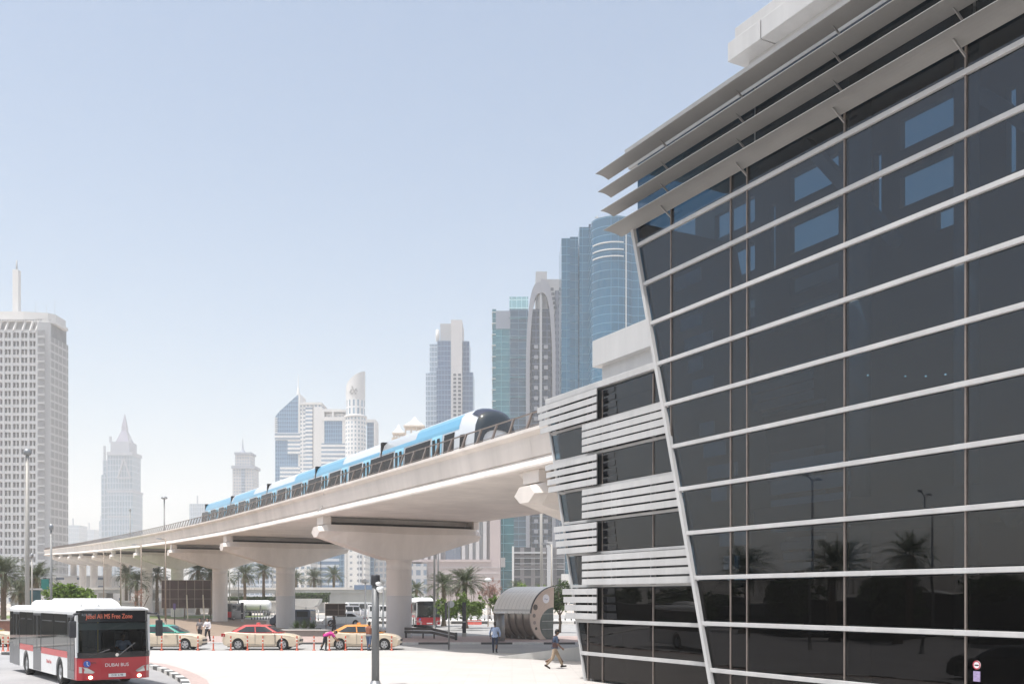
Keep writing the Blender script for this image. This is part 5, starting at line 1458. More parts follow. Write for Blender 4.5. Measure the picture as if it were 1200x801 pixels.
# man in the dark blue shirt and khaki trousers striding right
p, J, M, k = person('man in a dark blue shirt and khaki trousers striding to the right near the station', (GX(650,44.6),44.6,PZ), R(-82), dict(lean=6,thigh_l=30,knee_l=8,thigh_r=-16,knee_r=26,arm_l=-14,elbow_l=30,arm_r=6,elbow_r=40,foot_r=-30,foot_l=6,nod=10), 1.76,'dark',NAVY,KHAKI,cloth('shoe_brown',(.04,.03,.025)),'short',False)
shoulder_bag('maroon and black satchel hanging behind the man in dark blue', p.location, R(-82), J, M, k, BAGR, 'r', .18)
# two women
person('woman in a grey patterned blouse and black trousers walking beside the taxi queue', (GX(234.3,72.2),72.2,.12), R(178), dict(lean=2,thigh_l=16,knee_l=5,thigh_r=-10,knee_r=16,arm_l=5,elbow_l=50,arm_r=-10,elbow_r=20), 1.64,'light',GREYP,BLK,None,'long',False,True)
person('woman in a white shirt and black trousers, right of the pair by the pier', (GX(243.3,72.0),72.0,.12), R(172), dict(lean=2,thigh_l=-8,knee_l=14,thigh_r=16,knee_r=6,arm_l=8,elbow_l=25,arm_r=12,elbow_r=70), 1.66,'light',WHT,BLK,None,'long',True,True)
# bending person in magenta at the orange taxi
person('person in a magenta top bending forward behind the orange-roofed taxi', (GX(383,61.6),61.1,.006), R(-72), dict(lean=52,bend=38,thigh_l=-14,knee_l=8,thigh_r=6,knee_r=10,arm_l=25,elbow_l=18,arm_r=35,elbow_r=10,nod=-15), 1.66,'tan',PINKC,BLK,None,'short',False)
# man in jeans at the orange taxi front door
person('man in blue jeans and a rust waistcoat standing against the orange-roofed taxi', (GX(432.3,60.9),60.9,.006), R(-20), dict(lean=3,thigh_l=10,knee_l=4,thigh_r=-9,knee_r=10,arm_l=40,elbow_l=60,arm_r=30,elbow_r=60,nod=8), 1.76,'dark',GREYT,DEN,None,'short',False,False,BROWN)
# figure in black behind the orange taxi
person('person dressed in black walking behind the orange-roofed taxi', (GX(391.5,78.5),78.5,.12), R(70), dict(lean=4,thigh_l=18,knee_l=6,thigh_r=-12,knee_r=18,arm_l=10,elbow_l=60,arm_r=5,elbow_r=30), 1.68,'tan',BLK,BLK,None,'long',True,True)
# bus driver
bl = front_bus.matrix_basis @ Vector((-.70, 5.975-1.52, .48))
person('bus driver in a pale blue shirt seated at the wheel of the front bus', (bl.x,bl.y,.0+.55), BUS_RZ, dict(lean=4,thigh_l=82,knee_l=80,thigh_r=82,knee_r=75,arm_l=45,elbow_l=30,arm_r=45,elbow_r=30), 1.72,'dark',LBLUE,DNAVY,None,'short',False)
# ================================================================== the city behind
PALEC = mat('tower_pale', (.42,.425,.44), .7, var=.08, scale=.05, streak=True)
PALEG = mat('tower_grey', (.36,.37,.39), .7, var=.08, scale=.05, streak=True)
TWH = mat('tower_white', (.62,.61,.60), .7, var=.06, scale=.05, streak=True)
WGL = mat('tower_window', (.06,.075,.10), .15, .3, var=.3, scale=.4)
WGL2 = mat('tower_window_deep', (.22,.22,.235), .4, .0, var=.25, scale=.4)
def XZ(px, py, Y): return ((px-600)/F*Y, HC+(HOR-py)/F*Y)
class TW_:
    """a tower: boxes given by picture columns and rows at a depth, built round a local origin"""
    def __init__(self, name, label, px, Y, cat='skyscraper'):
        self.Y = Y; self.X = (px-600)/F*Y
        self.t = thing(name, label, cat, (self.X, Y, 0))
    def bx(self, mb, p0, p1, y0, y1, d0=0, d1=20):
        """columns p0..p1 and rows y0 (top)..y1 (bottom) as seen at the front plane d0"""
        Yf = self.Y + d0
        x0 = (p0-600)/F*Yf - self.X; x1 = (p1-600)/F*Yf - self.X
        z1 = HC+(HOR-y0)/F*Yf; z0 = 0 if y1 is None else HC+(HOR-y1)/F*Yf
        mb.box(x0,x1,d0,d1,z0,z1); return mb
    def part(self, nm, m, *boxes, bevel=0):
        mb = MB()
        for b in boxes: self.bx(mb, *b)
        return mb.build(nm, m, self.t, bevel=bevel)
    def xz(self, p, y, d=0):
        Yf = self.Y+d
        return ((p-600)/F*Yf - self.X, HC+(HOR-y)/F*Yf)

# ---- the white gridded tower at the left
T = TW_('office_tower', 'tall white tower with a grid of deep square windows and a rooftop mast', 20, 520)
k = 520/F
fx0, _ = T.xz(-48,0); fx1,_ = T.xz(43,0); cx,_ = T.xz(56.5,0)
def px2x(p): return (p-600)/F*520 - T.X
DEP = 19
fl0 = HC+(HOR-372)*k                        # underside of the crown
mb = MB()                                   # window backing: dark core behind the frame
outl = [(fx0,2.2),(fx1,2.2),(cx-.6,3.6),(cx-.6,3.6+DEP),(fx0,3.6+DEP)]
mb.prism(outl,'z',0,fl0); mb.build('core', mat('tower_core',(.17,.165,.17),.5,var=.3,scale=.2), T.t)
pit = 4.85*k; rowp = 9.72*k; ztop = HC+(HOR-386)*k
# white frame grid: floors and piers as two meshes of one pattern
mb = MB()
nrow = 33
for r in range(nrow):
    z = ztop - r*rowp
    mb.box(fx0, fx1, 0, 2.4, z-1.55, z)
mb.build('floor_band', PALEC, T.t, weld=False)
mb = MB(); i = 0; x = fx1
while x > fx0:
    wide = (i % 2 == 0); w_ = 1.15 if wide else .55
    mb.box(x-w_/2, x+w_/2, -.12 if wide else .15, 2.3, 0, ztop-.2); x -= pit; i += 1
mb.build('facade_pier', PALEC, T.t, weld=False)
# windows in view: the hundred nearest the ground in view are parts, the rest one part
wins = []
for r in range(nrow-1):
    for c in range(18):
        xw = fx1 - pit*(c+.5); pxw = (xw+T.X)/520*F+600
        if pxw > -3: wins.append((xw, ztop-(r+1)*rowp+.0, r))
rest = MB(); cnt = 0
for (xw, z, r) in wins:
    tgt = MB() if cnt < 99 else rest
    if r == 1 and True: zz0, zz1 = z+.1, z+rowp-1.7
    else: zz0, zz1 = z+.15, z+rowp-1.9
    tgt.box(xw-.68, xw+.68, 1.75, 2.25, zz0, zz1)
    if cnt < 99: tgt.build('window', WGL if r == 1 else WGL2, T.t, fix=False)
    cnt += 1
tag(rest.build('windows', WGL2, T.t, fix=False), kind='stuff')
# chamfered corner with balconies, and the finely gridded side face
mb = MB(); mb.prism([(fx1,0.05),(fx1+.8,0.05),(cx,2.2),(cx,3.4),(fx1,3.4)],'z',0,HC+(HOR-377)*k); mb.build('corner_pier', PALEC, T.t)
for r in range(nrow-1):
    z = ztop-(r+1)*rowp
    mb = MB(); mb.box(px2x(44.2), px2x(52.8), -.35, .04, z+.4, z+1.15); mb.build('balcony', PALEC, T.t)
for r in range(nrow-1):
    z = ztop-(r+1)*rowp
    mb = MB(); mb.box(px2x(44.4), px2x(52.6), -.02, .046, z+1.5, z+rowp-.4); mb.build('balcony_recess', WGL2, T.t)
SIDE = mat_facade('tower_side_grid', (.47,.46,.455), (.27,.262,.262), rowp, 4.4, .74, .82, .7, .5, .0, .12)
mb = MB(); mb.prism([(cx,2.2),(cx+.02,2.2),(cx+.5,3.4+DEP),(cx,3.4+DEP)],'z',0,HC+(HOR-392)*k); mb.build('side_face', SIDE, T.t)
# crown
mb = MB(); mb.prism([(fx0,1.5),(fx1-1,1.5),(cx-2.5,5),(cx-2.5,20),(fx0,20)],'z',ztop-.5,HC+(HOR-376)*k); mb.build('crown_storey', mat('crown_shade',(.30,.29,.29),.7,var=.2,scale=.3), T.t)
mb = MB(); mb.prism([(fx0,.2),(px2x(27),.2),(px2x(54),3),(px2x(60),6),(px2x(60),20),(fx0,20)],'z',HC+(HOR-376)*k,HC+(HOR-372.5)*k); mb.build('crown_rim', TWH, T.t)
mb = MB(); mb.prism([(fx0,1.2),(px2x(26),1.2),(px2x(52),4),(px2x(58),7),(px2x(58),19),(fx0,19)],'z',HC+(HOR-372.5)*k,HC+(HOR-364)*k); mb.build('parapet', TWH, T.t)
for p in (-4,4,13.5,24,33,40):
    mb = MB(); mb.bar((px2x(p+2.6),-.1,HC+(HOR-387)*k),(px2x(p+4.5),1.2,HC+(HOR-376)*k),1.1,.8); mb.build('buttress', TWH, T.t)
for p in range(-4,50,3):
    mb = MB(); mb.box(px2x(p),px2x(p+1.8),.1 if p < 25 else .1,.22,HC+(HOR-375.4)*k,HC+(HOR-374)*k); mb.build('vent', WGL2, T.t)
ms = (19.6-600)/F*530.5 - T.X
mb = MB(); mb.box(ms-1.6,ms+1.6,9,12,HC+(HOR-366)*k,HC+(HOR-309)*k); mb.build('mast', TWH, T.t, bevel=.2)
mb = MB(); mb.tube((ms,10.5,HC+(HOR-310)*k),(ms,10.5,HC+(HOR-297)*k),.55,.35,8); mb.build('antenna', PALEG, T.t)
for p,h in ((6,8),(31,9),(44,7),(54,9)):
    mb = MB(); mb.tube((px2x(p),10,HC+(HOR-366)*k),(px2x(p),10,HC+(HOR-366)*k+h),.12,.06,6); mb.build('thin_aerial', PALEG, T.t)
# podium block below it
T2 = TW_('podium_building','low pale building with blue glass at the foot of the gridded tower', 40, 500, 'building')
T2.part('body', mat_facade('podium_fac',(.5,.5,.5),(.12,.17,.24),4,6,.5,.6), (-60,92,689,None,0,30)); T2.part('roof_edge', PALEC, (-60.5,92.5,686.5,689,-.6,30.5))

# ---- hazy spired skyscraper
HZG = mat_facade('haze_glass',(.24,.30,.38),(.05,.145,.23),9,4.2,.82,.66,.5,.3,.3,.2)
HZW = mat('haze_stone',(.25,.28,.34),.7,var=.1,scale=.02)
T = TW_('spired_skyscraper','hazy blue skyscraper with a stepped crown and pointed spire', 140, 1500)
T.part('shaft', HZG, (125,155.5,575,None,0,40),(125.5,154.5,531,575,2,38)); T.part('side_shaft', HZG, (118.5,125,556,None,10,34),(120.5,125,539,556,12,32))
T.part('belt', HZW, (124.5,156,574,576.5,-.6,41)); T.part('belt', HZW, (125,155,604,605.5,-.6,41)); T.part('belt', HZW, (125,155,529,533,-.6,39))
mb = MB(); a,b,c_,d_ = T.xz(138,560),T.xz(153,560),T.xz(145.5,537),None
mb.bar((a[0],-1,a[1]),(c_[0],-1,c_[1]),2.2,2.2); mb.bar((b[0],-1,b[1]),(c_[0],-1,c_[1]),2.2,2.2); mb.bar((a[0],-1,a[1]),(b[0],-1,b[1]),2.2,2.2); mb.build('gable_frame', HZW, T.t)
T.part('clock_storey', HZW, (129.5,151.5,517,531,4,34)); T.part('corner_turret', HZW, (121,123,522,540,13,16)); T.part('corner_turret', HZW, (128,130,511,518,5,8)); T.part('corner_turret', HZW, (151,153,511,518,5,8))
x0,z0 = T.xz(132.5,517); x1,z1 = T.xz(148.5,517); mid_=(x0+x1)/2
mb = MB(); hw_=(x1-x0)/2
mb.loft([[(mid_-hw_,8,z0),(mid_+hw_,8,z0),(mid_+hw_,30,z0),(mid_-hw_,30,z0)],[(mid_-hw_*.34,15,T.xz(0,502)[1]),(mid_+hw_*.34,15,T.xz(0,502)[1]),(mid_+hw_*.34,23,T.xz(0,502)[1]),(mid_-hw_*.34,23,T.xz(0,502)[1])],[(mid_-hw_*.34,15,T.xz(0,498)[1]),(mid_+hw_*.34,15,T.xz(0,498)[1]),(mid_+hw_*.34,23,T.xz(0,498)[1]),(mid_-hw_*.34,23,T.xz(0,498)[1])],[(mid_-.3,18.7,T.xz(0,482)[1]),(mid_+.3,18.7,T.xz(0,482)[1]),(mid_+.3,19.3,T.xz(0,482)[1]),(mid_-.3,19.3,T.xz(0,482)[1])]]); mb.build('spire_roof', mat('haze_roof',(.20,.20,.28),.6,var=.1,scale=.05), T.t)
# ---- small faint ones
for (p0,p1,yt,Y,lab,extra) in ((78,93,615,2100,'faint hazy block with a crane left of the spired skyscraper',(85,607)),(101,110,620,2300,'very faint thin tower between the gridded tower and spired skyscraper',(104,612)),(116,121,610,2100,'faint slender tower touching the spired skyscraper',(118,604)),(222,240,590,1900,'faint pale block behind the tail of the train',(231,580))):
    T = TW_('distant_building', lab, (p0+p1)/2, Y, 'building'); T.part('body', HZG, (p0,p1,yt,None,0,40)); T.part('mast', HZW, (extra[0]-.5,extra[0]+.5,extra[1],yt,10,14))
# ---- spired tower right of the train tail
T = TW_('spired_tower','slim hazy tower with a flared crown and needle spire', 284.5, 1150)
GR1 = mat_facade('grid_pale',(.42,.42,.43),(.20,.25,.32),3.6,3.0,.6,.62,.6,.3,.2,.2)
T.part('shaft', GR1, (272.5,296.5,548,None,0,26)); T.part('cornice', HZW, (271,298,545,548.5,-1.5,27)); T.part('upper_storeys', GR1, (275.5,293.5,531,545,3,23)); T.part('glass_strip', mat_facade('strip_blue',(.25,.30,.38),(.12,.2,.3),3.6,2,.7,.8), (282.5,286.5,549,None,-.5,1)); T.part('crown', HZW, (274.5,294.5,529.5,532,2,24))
xm,_ = T.xz(284.5,0,13)
mb = MB(); mb.lathe([(6,T.xz(0,530)[1]),(4,T.xz(0,528)[1]),(1.6,T.xz(0,525)[1]),(.9,T.xz(0,521)[1]),(.25,T.xz(0,511)[1])],12,(xm,13,0)); mb.build('spire', HZW, T.t)
# ---- group with the blade tower and the white cylinder
CGL = mat_facade('city_glass_blue',(.22,.32,.42),(.08,.19,.33),3.6,2.0,.86,.86,.4,.1,.55,.18)
CWF = mat_facade('city_white_fac',(.66,.65,.64),(.22,.29,.37),3.5,3.2,.45,.6,.7,.2,.2,.3)
CWB = mat_facade('city_white_bands',(.68,.67,.66),(.20,.28,.38),3.6,60,.5,.96,.7,.2,.2,.3)
T = TW_('blade_tower','blue glass tower with a slanting blade top and a needle spire', 338, 900)
mb = MB(); pts = [T.xz(323,699)[0:1]+(0,), ]
poly = [(T.xz(322.5,0)[0],0),(T.xz(351,0)[0],0),(T.xz(351,0)[0],T.xz(0,461)[1]),(T.xz(348,0)[0],T.xz(0,463)[1]),(T.xz(327,0)[0],T.xz(0,482)[1]),(T.xz(322.5,0)[0],T.xz(0,488)[1])]
mb.prism(poly,'y',0,24); mb.build('glass_body', CGL, T.t)
T.part('skyway', CWB, (322,356,507,515,-1.5,25)); T.part('balcony_stack', CWB, (337,356,515,532,-1.2,20)); T.part('fin', TWH, (349.5,351.5,461,None,-.8,24.5)); T.part('low_block', CWB, (328,356,546,None,-2.5,20))
mb = MB(); x_,_=T.xz(349.5,0,12); mb.lathe([(1.6,T.xz(0,463)[1]),(1.1,T.xz(0,452)[1]),(.5,T.xz(0,451)[1]),(.15,T.xz(0,434)[1])],8,(x_,12,0)); mb.build('spire', TWH, T.t)
for r in range(8): T.part('edge_balcony', TWH, (321.6,325,489+2.3*r,490+2.3*r,-.8,3))
T = TW_('apartment_tower','white apartment tower with stacked balconies right of the blade tower', 364, 890)
T.part('body', CWF, (352,368,473,None,0,24),(368,376.5,474,None,-1,22)); T.part('roof_edge', TWH, (351,377,471,473.5,-1.5,24.5)); T.part('balcony_column', CWB, (358,366,476,None,-1.6,0))
T.part('stair_tower', TWH, (367.5,377.5,478,None,-1.6,3))
T = TW_('portal_building','white portal framed building with a blue glass centre', 391, 860)
T.part('frame', TWH, (377,380,488,None,0,24),(401,404.5,488,None,0,24),(377,404.5,488,492.5,-.3,24)); T.part('top_beam', TWH, (377.5,404.5,479,482,2,22)); 
T.part('glass_core', CGL, (380,401,492.5,None,.6,23)); T.part('pier', TWH, (377.5,380,482,488,2,22),(389,391,482,488,2,22)); T.part('banded_base', CWB, (376.5,405,519,None,-1.2,22)); T.part('roof_floor', CWF, (382,402,484,488,6,20))
T = TW_('cylinder_tower','white round tower with a curved crescent top', 417, 830)
xc,_ = T.xz(416.8,0,14); rr = 12.2*830/F
CYL = mat_facade('cyl_fac',(.70,.69,.68),(.30,.38,.45),3.6,3.0,.55,.45,.7,.2,.2,.3,polar=rr)
o_ = MB().lathe([(rr,0),(rr,T.xz(0,486)[1])],28).build('shaft', CYL, T.t); o_.location=(xc,14,0)
o_ = MB().lathe([(rr+.5,T.xz(0,486.5)[1]),(rr+.8,T.xz(0,486)[1]),(rr+.8,T.xz(0,484)[1]),(rr-.4,T.xz(0,483)[1])],28).build('cornice', TWH, T.t); o_.location=(xc,14,0)
o_ = MB().lathe([(rr-.6,T.xz(0,484)[1]),(rr-.6,T.xz(0,466)[1])],28).build('arcade', mat_facade('cyl_arc',(.70,.69,.68),(.3,.4,.48),13,4.0,.9,.42,polar=rr), T.t); o_.location=(xc,14,0)
# crescent: cylinder cut by a curved slope rising to the right
mb = MB(); n = 32; zb = T.xz(0,466)[1]; zt_ = T.xz(0,431)[1]; secs=[[],[]]
for i in range(n):
    a_ = 2*math.pi*i/n; x = (rr-.6)*math.cos(a_); y=(rr-.6)*math.sin(a_); f = (x/(rr-.6)+1)/2
    zz = T.xz(0,452)[1] + (zt_-T.xz(0,452)[1])*(f**.55)
    secs[0].append((xc+x,14+y,zb)); secs[1].append((xc+x,14+y,zz))
mb.loft(secs, smooth=False); mb.build('crescent_top', TWH, T.t)
EMB = mat('emblem_grey',(.30,.29,.29),.6,var=.2,scale=.3)
for (u_,v_,w_,h_,rz_) in ((-.30,456,.16,3.4,.6),(-.12,453,.14,4.2,-.4),(.05,456,.13,3.8,.5),(.20,455,.12,3.0,-.5),(-.2,459,.25,1.4,.0),(.12,459,.2,1.2,.1)):
    ang = R(-90)+u_*1.2; mb = MB(); mb.M = Matrix.Translation((xc+(rr-.35)*math.cos(ang),14+(rr-.35)*math.sin(ang),T.xz(0,v_)[1])) @ Matrix.Rotation(ang+R(90),4,'Z') @ Matrix.Rotation(rz_,4,'Y')
    mb.box(-w_*rr*.4,w_*rr*.4,-.15,.25,-h_/2,h_/2); mb.build('emblem_stroke', EMB, T.t)
T = TW_('glass_block','slim blue glass block with a white frame right of the round tower', 434, 870)
T.part('body', CGL, (430,438,494,None,.5,20)); T.part('frame', TWH, (427,440,491,494.5,0,20.5),(438,440,494.5,None,0,20.5))
# ---- pyramid roofs
T = TW_('pavilion_roofs','cream building topped by two tent like pyramid roofs above the train', 478, 430, 'building')
CRM = mat('cream_stone',(.60,.53,.46),.7,var=.08,scale=.2)
T.part('body', CRM, (459,500,512,None,4,20))
for (pa,pb,yb,ya) in ((460,473,506,495.5),(473.5,496.5,497.5,486)):
    x0,z0=T.xz(pa,yb); x1,z1=T.xz(pb,yb); xm=(x0+x1)/2; zt_=T.xz(0,ya)[1]; h2=(x1-x0)/2
    mb=MB(); mb.loft([[(xm-h2,0,z0),(xm+h2,0,z0),(xm+h2,2*h2,z0),(xm-h2,2*h2,z0)],[(xm-h2*.42,h2*.58,z0+(zt_-z0)*.42),(xm+h2*.42,h2*.58,z0+(zt_-z0)*.42),(xm+h2*.42,h2*1.42,z0+(zt_-z0)*.42),(xm-h2*.42,h2*1.42,z0+(zt_-z0)*.42)],[(xm-.1,h2-.1,zt_),(xm+.1,h2-.1,zt_),(xm+.1,h2+.1,zt_),(xm-.1,h2+.1,zt_)]]); mb.build('tent_roof', TWH, T.t)
    T.part('eave', CRM, (pa-.5,pb+.5,yb,yb+2.2,-.3,2*h2+.3))
    for j in range(4):
        pj = pa+.8+(pb-pa-3.0)*j/3; T.part('roof_column', CRM, (pj,pj+1.6,yb+2.2,512.5,.2,.9))
# ---- stepped grey blue tower
T = TW_('stepped_tower','tall stepped blue grey tower with a pale central spine', 526, 760)
SGL = mat_facade('stepped_glass',(.12,.18,.27),(.06,.12,.22),3.8,2.4,.8,.86,.4,.12,.5,.15); SGL2 = mat_facade('stepped_glass_pale',(.40,.46,.53),(.25,.33,.42),3.8,2.4,.74,.86,.4,.12,.4,.2)
T.part('left_wing', SGL2, (499,511.5,437,None,4,34)); T.part('left_front', SGL, (511.5,530,431,None,0,34)); T.part('upper_left', SGL2, (503.5,512.5,403,437,6,30)); T.part('upper_front', SGL, (512.5,529,399,431,3,30)); T.part('right_wing', SGL, (541,554.5,436,None,3,32),(541,550,399.5,436,5,30))
T.part('top_left', PALEG, (516,529,379,400,8,24)); T.part('spine', mat('spine_pale',(.46,.45,.46),.6,var=.06,scale=.05), (528.5,541.5,374.5,None,-1,30))
wn_ = 0
for r in range(14):
    for c in range(2):
        p = 531.2+5.6*c; T.part('spine_window', WGL, (p,p+3.4,437.5+4.7*r,440.3+4.7*r,-1.15,-.9))
mb = MB(); x_,z_=T.xz(512.5,392,5); mb.lathe([(0,z_-5),(1.4,z_-4.5),(1.6,z_),(1.4,z_+4.5),(0,z_+5)],10,(x_,8,0)); mb.build('corner_sign', TWH, T.t)
# ---- teal tower
TEALG = mat_facade('teal_glass',(.11,.27,.32),(.035,.17,.215),3.9,5.0,.9,.94,.3,.08,.55,.25)
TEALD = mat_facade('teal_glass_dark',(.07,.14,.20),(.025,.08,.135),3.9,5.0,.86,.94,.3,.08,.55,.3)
T = TW_('teal_tower','teal glass tower with an open glass crown left of the arched tower', 597, 610)
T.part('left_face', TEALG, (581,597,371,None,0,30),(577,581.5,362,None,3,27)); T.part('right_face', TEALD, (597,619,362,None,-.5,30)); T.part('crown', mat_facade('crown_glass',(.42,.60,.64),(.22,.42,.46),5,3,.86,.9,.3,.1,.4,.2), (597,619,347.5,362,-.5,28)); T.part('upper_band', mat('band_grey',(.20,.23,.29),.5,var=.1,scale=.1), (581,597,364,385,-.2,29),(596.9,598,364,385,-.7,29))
for r in range(24): T.part('floor_line', TWH, (576.2,582,365+13*r,365.8+13*r,2.4,20))
for r in range(14): T.part('sky_line', TEALG, (597,619,372+23.0*r,373.2+23.0*r,-.9,-.4))
# ---- arched tower
T = TW_('arched_tower','pale tower with a tall pointed glass arch in its face', 636, 540)
PST = mat('arch_stone',(.26,.27,.31),.55,var=.06,scale=.05,streak=True); DGL = mat_facade('arch_glass',(.06,.09,.14),(.025,.045,.08),3.6,3,.8,.86,.3,.08,.5,.3)
SHD = mat_facade('arch_side',(.09,.115,.17),(.06,.085,.13),3.6,3.0,.5,.7,.5,.2,.3,.2)
T.part('core', SHD, (619,656.5,368,None,4,32)); T.part('top_slab', PALEG, (628,641,318,None,2.2,28)); T.part('back_block', PALEG, (641,656,327,368,12,30))
def archpts(cxp, half, ytop, ybase, n=12):
    out=[]
    for i in range(n+1):
        f=i/n; out.append((cxp-half*(math.cos(f*math.pi/2)**.62 if f<1 else 0), ybase+(ytop-ybase)*math.sin(f*math.pi/2)))
    return out
L1 = archpts(634,17.5,330,430); 
def leaf(ptsl, inner, nm, m, d0, d1, mirror):
    mb = MB(); o = []
    for (p,y) in ptsl: o.append(p if not mirror else 1268-p)
    outer=[(T.xz(q,y)[0],T.xz(0,y)[1]) for q,(p,y) in zip(o,ptsl)]
    inn=[]
    for (p,y) in inner: q=p if not mirror else 1268-p; inn.append((T.xz(q,y)[0],T.xz(0,y)[1]))
    base_o=(outer[0][0],0); base_i=(inn[0][0],0)
    poly=[base_o]+outer+inn[::-1]+[base_i]
    mb.prism(poly,'y',d0,d1); return mb.build(nm, m, T.t)
I1 = archpts(634,13.2,343,440)
leaf(L1,I1,'arch_leaf',PST,0,6,False); leaf(archpts(634,17.0,327,420),I1,'arch_leaf',PST,-1,6,True)
T.part('arch_glazing', DGL, (623,645,362,None,1.6,4)); T.part('centre_rib', PALEG, (632.4,635.2,340,None,.2,4.5))
for r in range(24):
    y=404+12*r
    for p in (626.0,637.5): T.part('balcony', PST, (p,p+4.6,y,y+4.2,.6,2))
for r in range(5): T.part('attic_window', WGL, (645.2+.9*r,648.8+.9*r,337+5.3*r,340.6+5.3*r,-1.25,-.9))
T.part('right_flank', SHD, (650.5,657,340,None,-.8,4))
# ---- twin teal towers
TG2 = mat_facade('teal_curtain',(.07,.18,.26),(.028,.135,.22),4.0,3.2,.92,.94,.3,.07,.6,.22,blind=.016); TG3 = mat_facade('teal_curtain_dark',(.03,.07,.13),(.018,.05,.10),4.0,3.2,.9,.94,.3,.07,.6,.25)
T = TW_('teal_slab_tower','teal glass slab tower with a dark vertical edge beside the curved tower', 674, 480)
T.part('front', TG2, (658,668,279,None,0,26),(668,677.5,277.5,None,2,26)); T.part('notch', TG3, (677,681,300,None,4,26)); T.part('tall_slab', TG2, (679,690,266,None,-1,26)); T.part('dark_edge', TG3, (690,694.5,262.5,None,-1.5,25))
for r in range(7): T.part('edge_box', TG3, (694.5,697.5,300+17.6*r,306+17.6*r,-1,8)); 
T = TW_('curved_tower','large curved teal glass tower with white floor arcs behind the station', 726, 450)
rc = 27*450/F; xm,_=T.xz(722,0)
mb = MB(); pr=[]
for i in range(17):
    a_=R(200+130*i/16); pr.append((xm+rc*1.05*math.cos(a_), 14+rc*1.1*math.sin(a_)))
pr += [(pr[-1][0]+2,30),(pr[0][0],30)]
mb.prism(pr,'z',0,T.xz(0,250)[1]); mb.build('curved_body', mat_facade('teal_curved',(.07,.18,.26),(.032,.14,.23),4.0,3.2,.92,.95,.3,.07,.6,.22,blind=.016), T.t)
T.part('right_body', TG2, (733.5,762,254,None,6,30)); T.part('white_rib', TWH, (733.2,734.2,256,None,3.4,7))
for y in (281,289.5,297.5):
    mb=MB()
    for i in range(1,11): mb.bar((pr[i][0]*1.0+ (pr[i][0]-xm)*.02,pr[i][1]-.3,T.xz(0,y)[1]),(pr[i+1][0]+(pr[i+1][0]-xm)*.02,pr[i+1][1]-.3,T.xz(0,y)[1]),.4,.45)
    mb.build('floor_arc', TWH, T.t)
mb=MB()
for (p,y0,y1) in ((700,250,241),(708,250,244)): 
    x_,_=T.xz(p,0,12); mb.tube((x_,12,T.xz(0,y0)[1]),(x_,12,T.xz(0,y1)[1]),.3,n=6)
x0_,_=T.xz(697,0,12); x1_,_=T.xz(714,0,12); mb.bar((x0_,12,T.xz(0,243)[1]),(x1_,12,T.xz(0,245)[1]),.4,.5); mb.build('roof_crane', PALEG, T.t)
# ---- lower blocks seen under the viaduct
HTL = mat('hotel_stone',(.44,.41,.415),.7,var=.06,scale=.05,streak=True); HTL2 = mat('hotel_stone_pink',(.44,.375,.37),.7,var=.06,scale=.05)
T = TW_('hotel_block','big beige and grey block with giant columns and a blank glass panel', 545, 400, 'building')
T.part('body', HTL, (456,583,596,None,4,40)); T.part('base', HTL2, (494,586,656,None,.0,5)); T.part('end_tower', HTL2, (574,586,592,None,1,38)); T.part('cornice', HTL2, (480,575,655,658,-.6,4))
for p in (483,489.5,497,505,512,541,549.5,557.5,566): T.part('giant_column', mat('hotel_pale',(.50,.485,.49),.7,var=.05,scale=.05), (p,p+4.2,588,656,1.6,4.2))
for p in (545,553.6,561.8): T.part('dark_slot', PALEG, (p,p+3.8,592,656,3.0,4.1))
T.part('glass_panel', mat_facade('hotel_panel',(.27,.30,.36),(.19,.22,.28),30,6,.97,.97,.4,.2,.3,.1), (522,540,604,655,2.2,4.1))
for r in range(4):
    for c in range(3): T.part('window', WGL, (463+6*c,466.6+6*c,664+7*r-10,668+7*r-10,3.6,4.1))
T.part('low_wing', GR1, (455,500,660,None,-3,3)); 
for r in range(3): T.part('stone_course', HTL, (494,586,664+7*r,665+7*r,-.25,.05))
T = TW_('gridded_block','dark block with a pale steel grid front behind the shelter', 636, 330, 'building')
DGR = mat_facade('dark_grid',(.20,.19,.195),(.075,.08,.09),3.4,3.6,.78,.62,.6,.2,.2,.5)
T.part('body', DGR, (601,662,641,None,0,20)); T.part('end_fin', TWH, (600,602.4,639.5,None,-1,20)); T.part('beam', PALEC, (602.4,640,646,648,-1.2,0)); 
for r in range(3): T.part('rail', PALEG, (603,662,653+6.5*r,653.7+6.5*r,-1.0,-.6))
T.part('white_core', PALEC, (641,648,634,None,-2,6)); T.part('low_white', TWH, (658,668,672,None,-3,8))
T = TW_('teal_low_block','teal glass wall with thin white balconies right of the beige block', 590, 430, 'building')
T.part('body', TEALG, (584.5,602,600,None,0,26)); T.part('white_sign', TWH, (586,592,653,664,-1,0))
for r in range(8): T.part('balcony_line', TWH, (581.5,586,606+9.5*r,606.8+9.5*r,-1.6,4))
T = TW_('apartment_block','white low rise apartment block left of the striped block under the viaduct', 353, 560, 'building')
T.part('body', CWF, (341,364,600,None,0,20)); T.part('parapet', TWH, (340.5,364.5,598,600,-.5,20.5))
T = TW_('striped_block','blue and white striped block with curved balconies under the viaduct', 385, 600, 'building')
STB = mat_facade('striped',(.56,.60,.66),(.12,.24,.40),3.6,80,.55,.98,.5,.15,.4,.2)
T.part('body', STB, (376,398,590,None,0,20)); T.part('balcony_stack', CWB, (366,375,590,None,-1,16)); T.part('glass_end', CGL, (397.5,404,588,None,-1.2,20))
T = TW_('white_apartment_tower','white apartment tower with small windows seen left of the nearest pier', 416, 580)
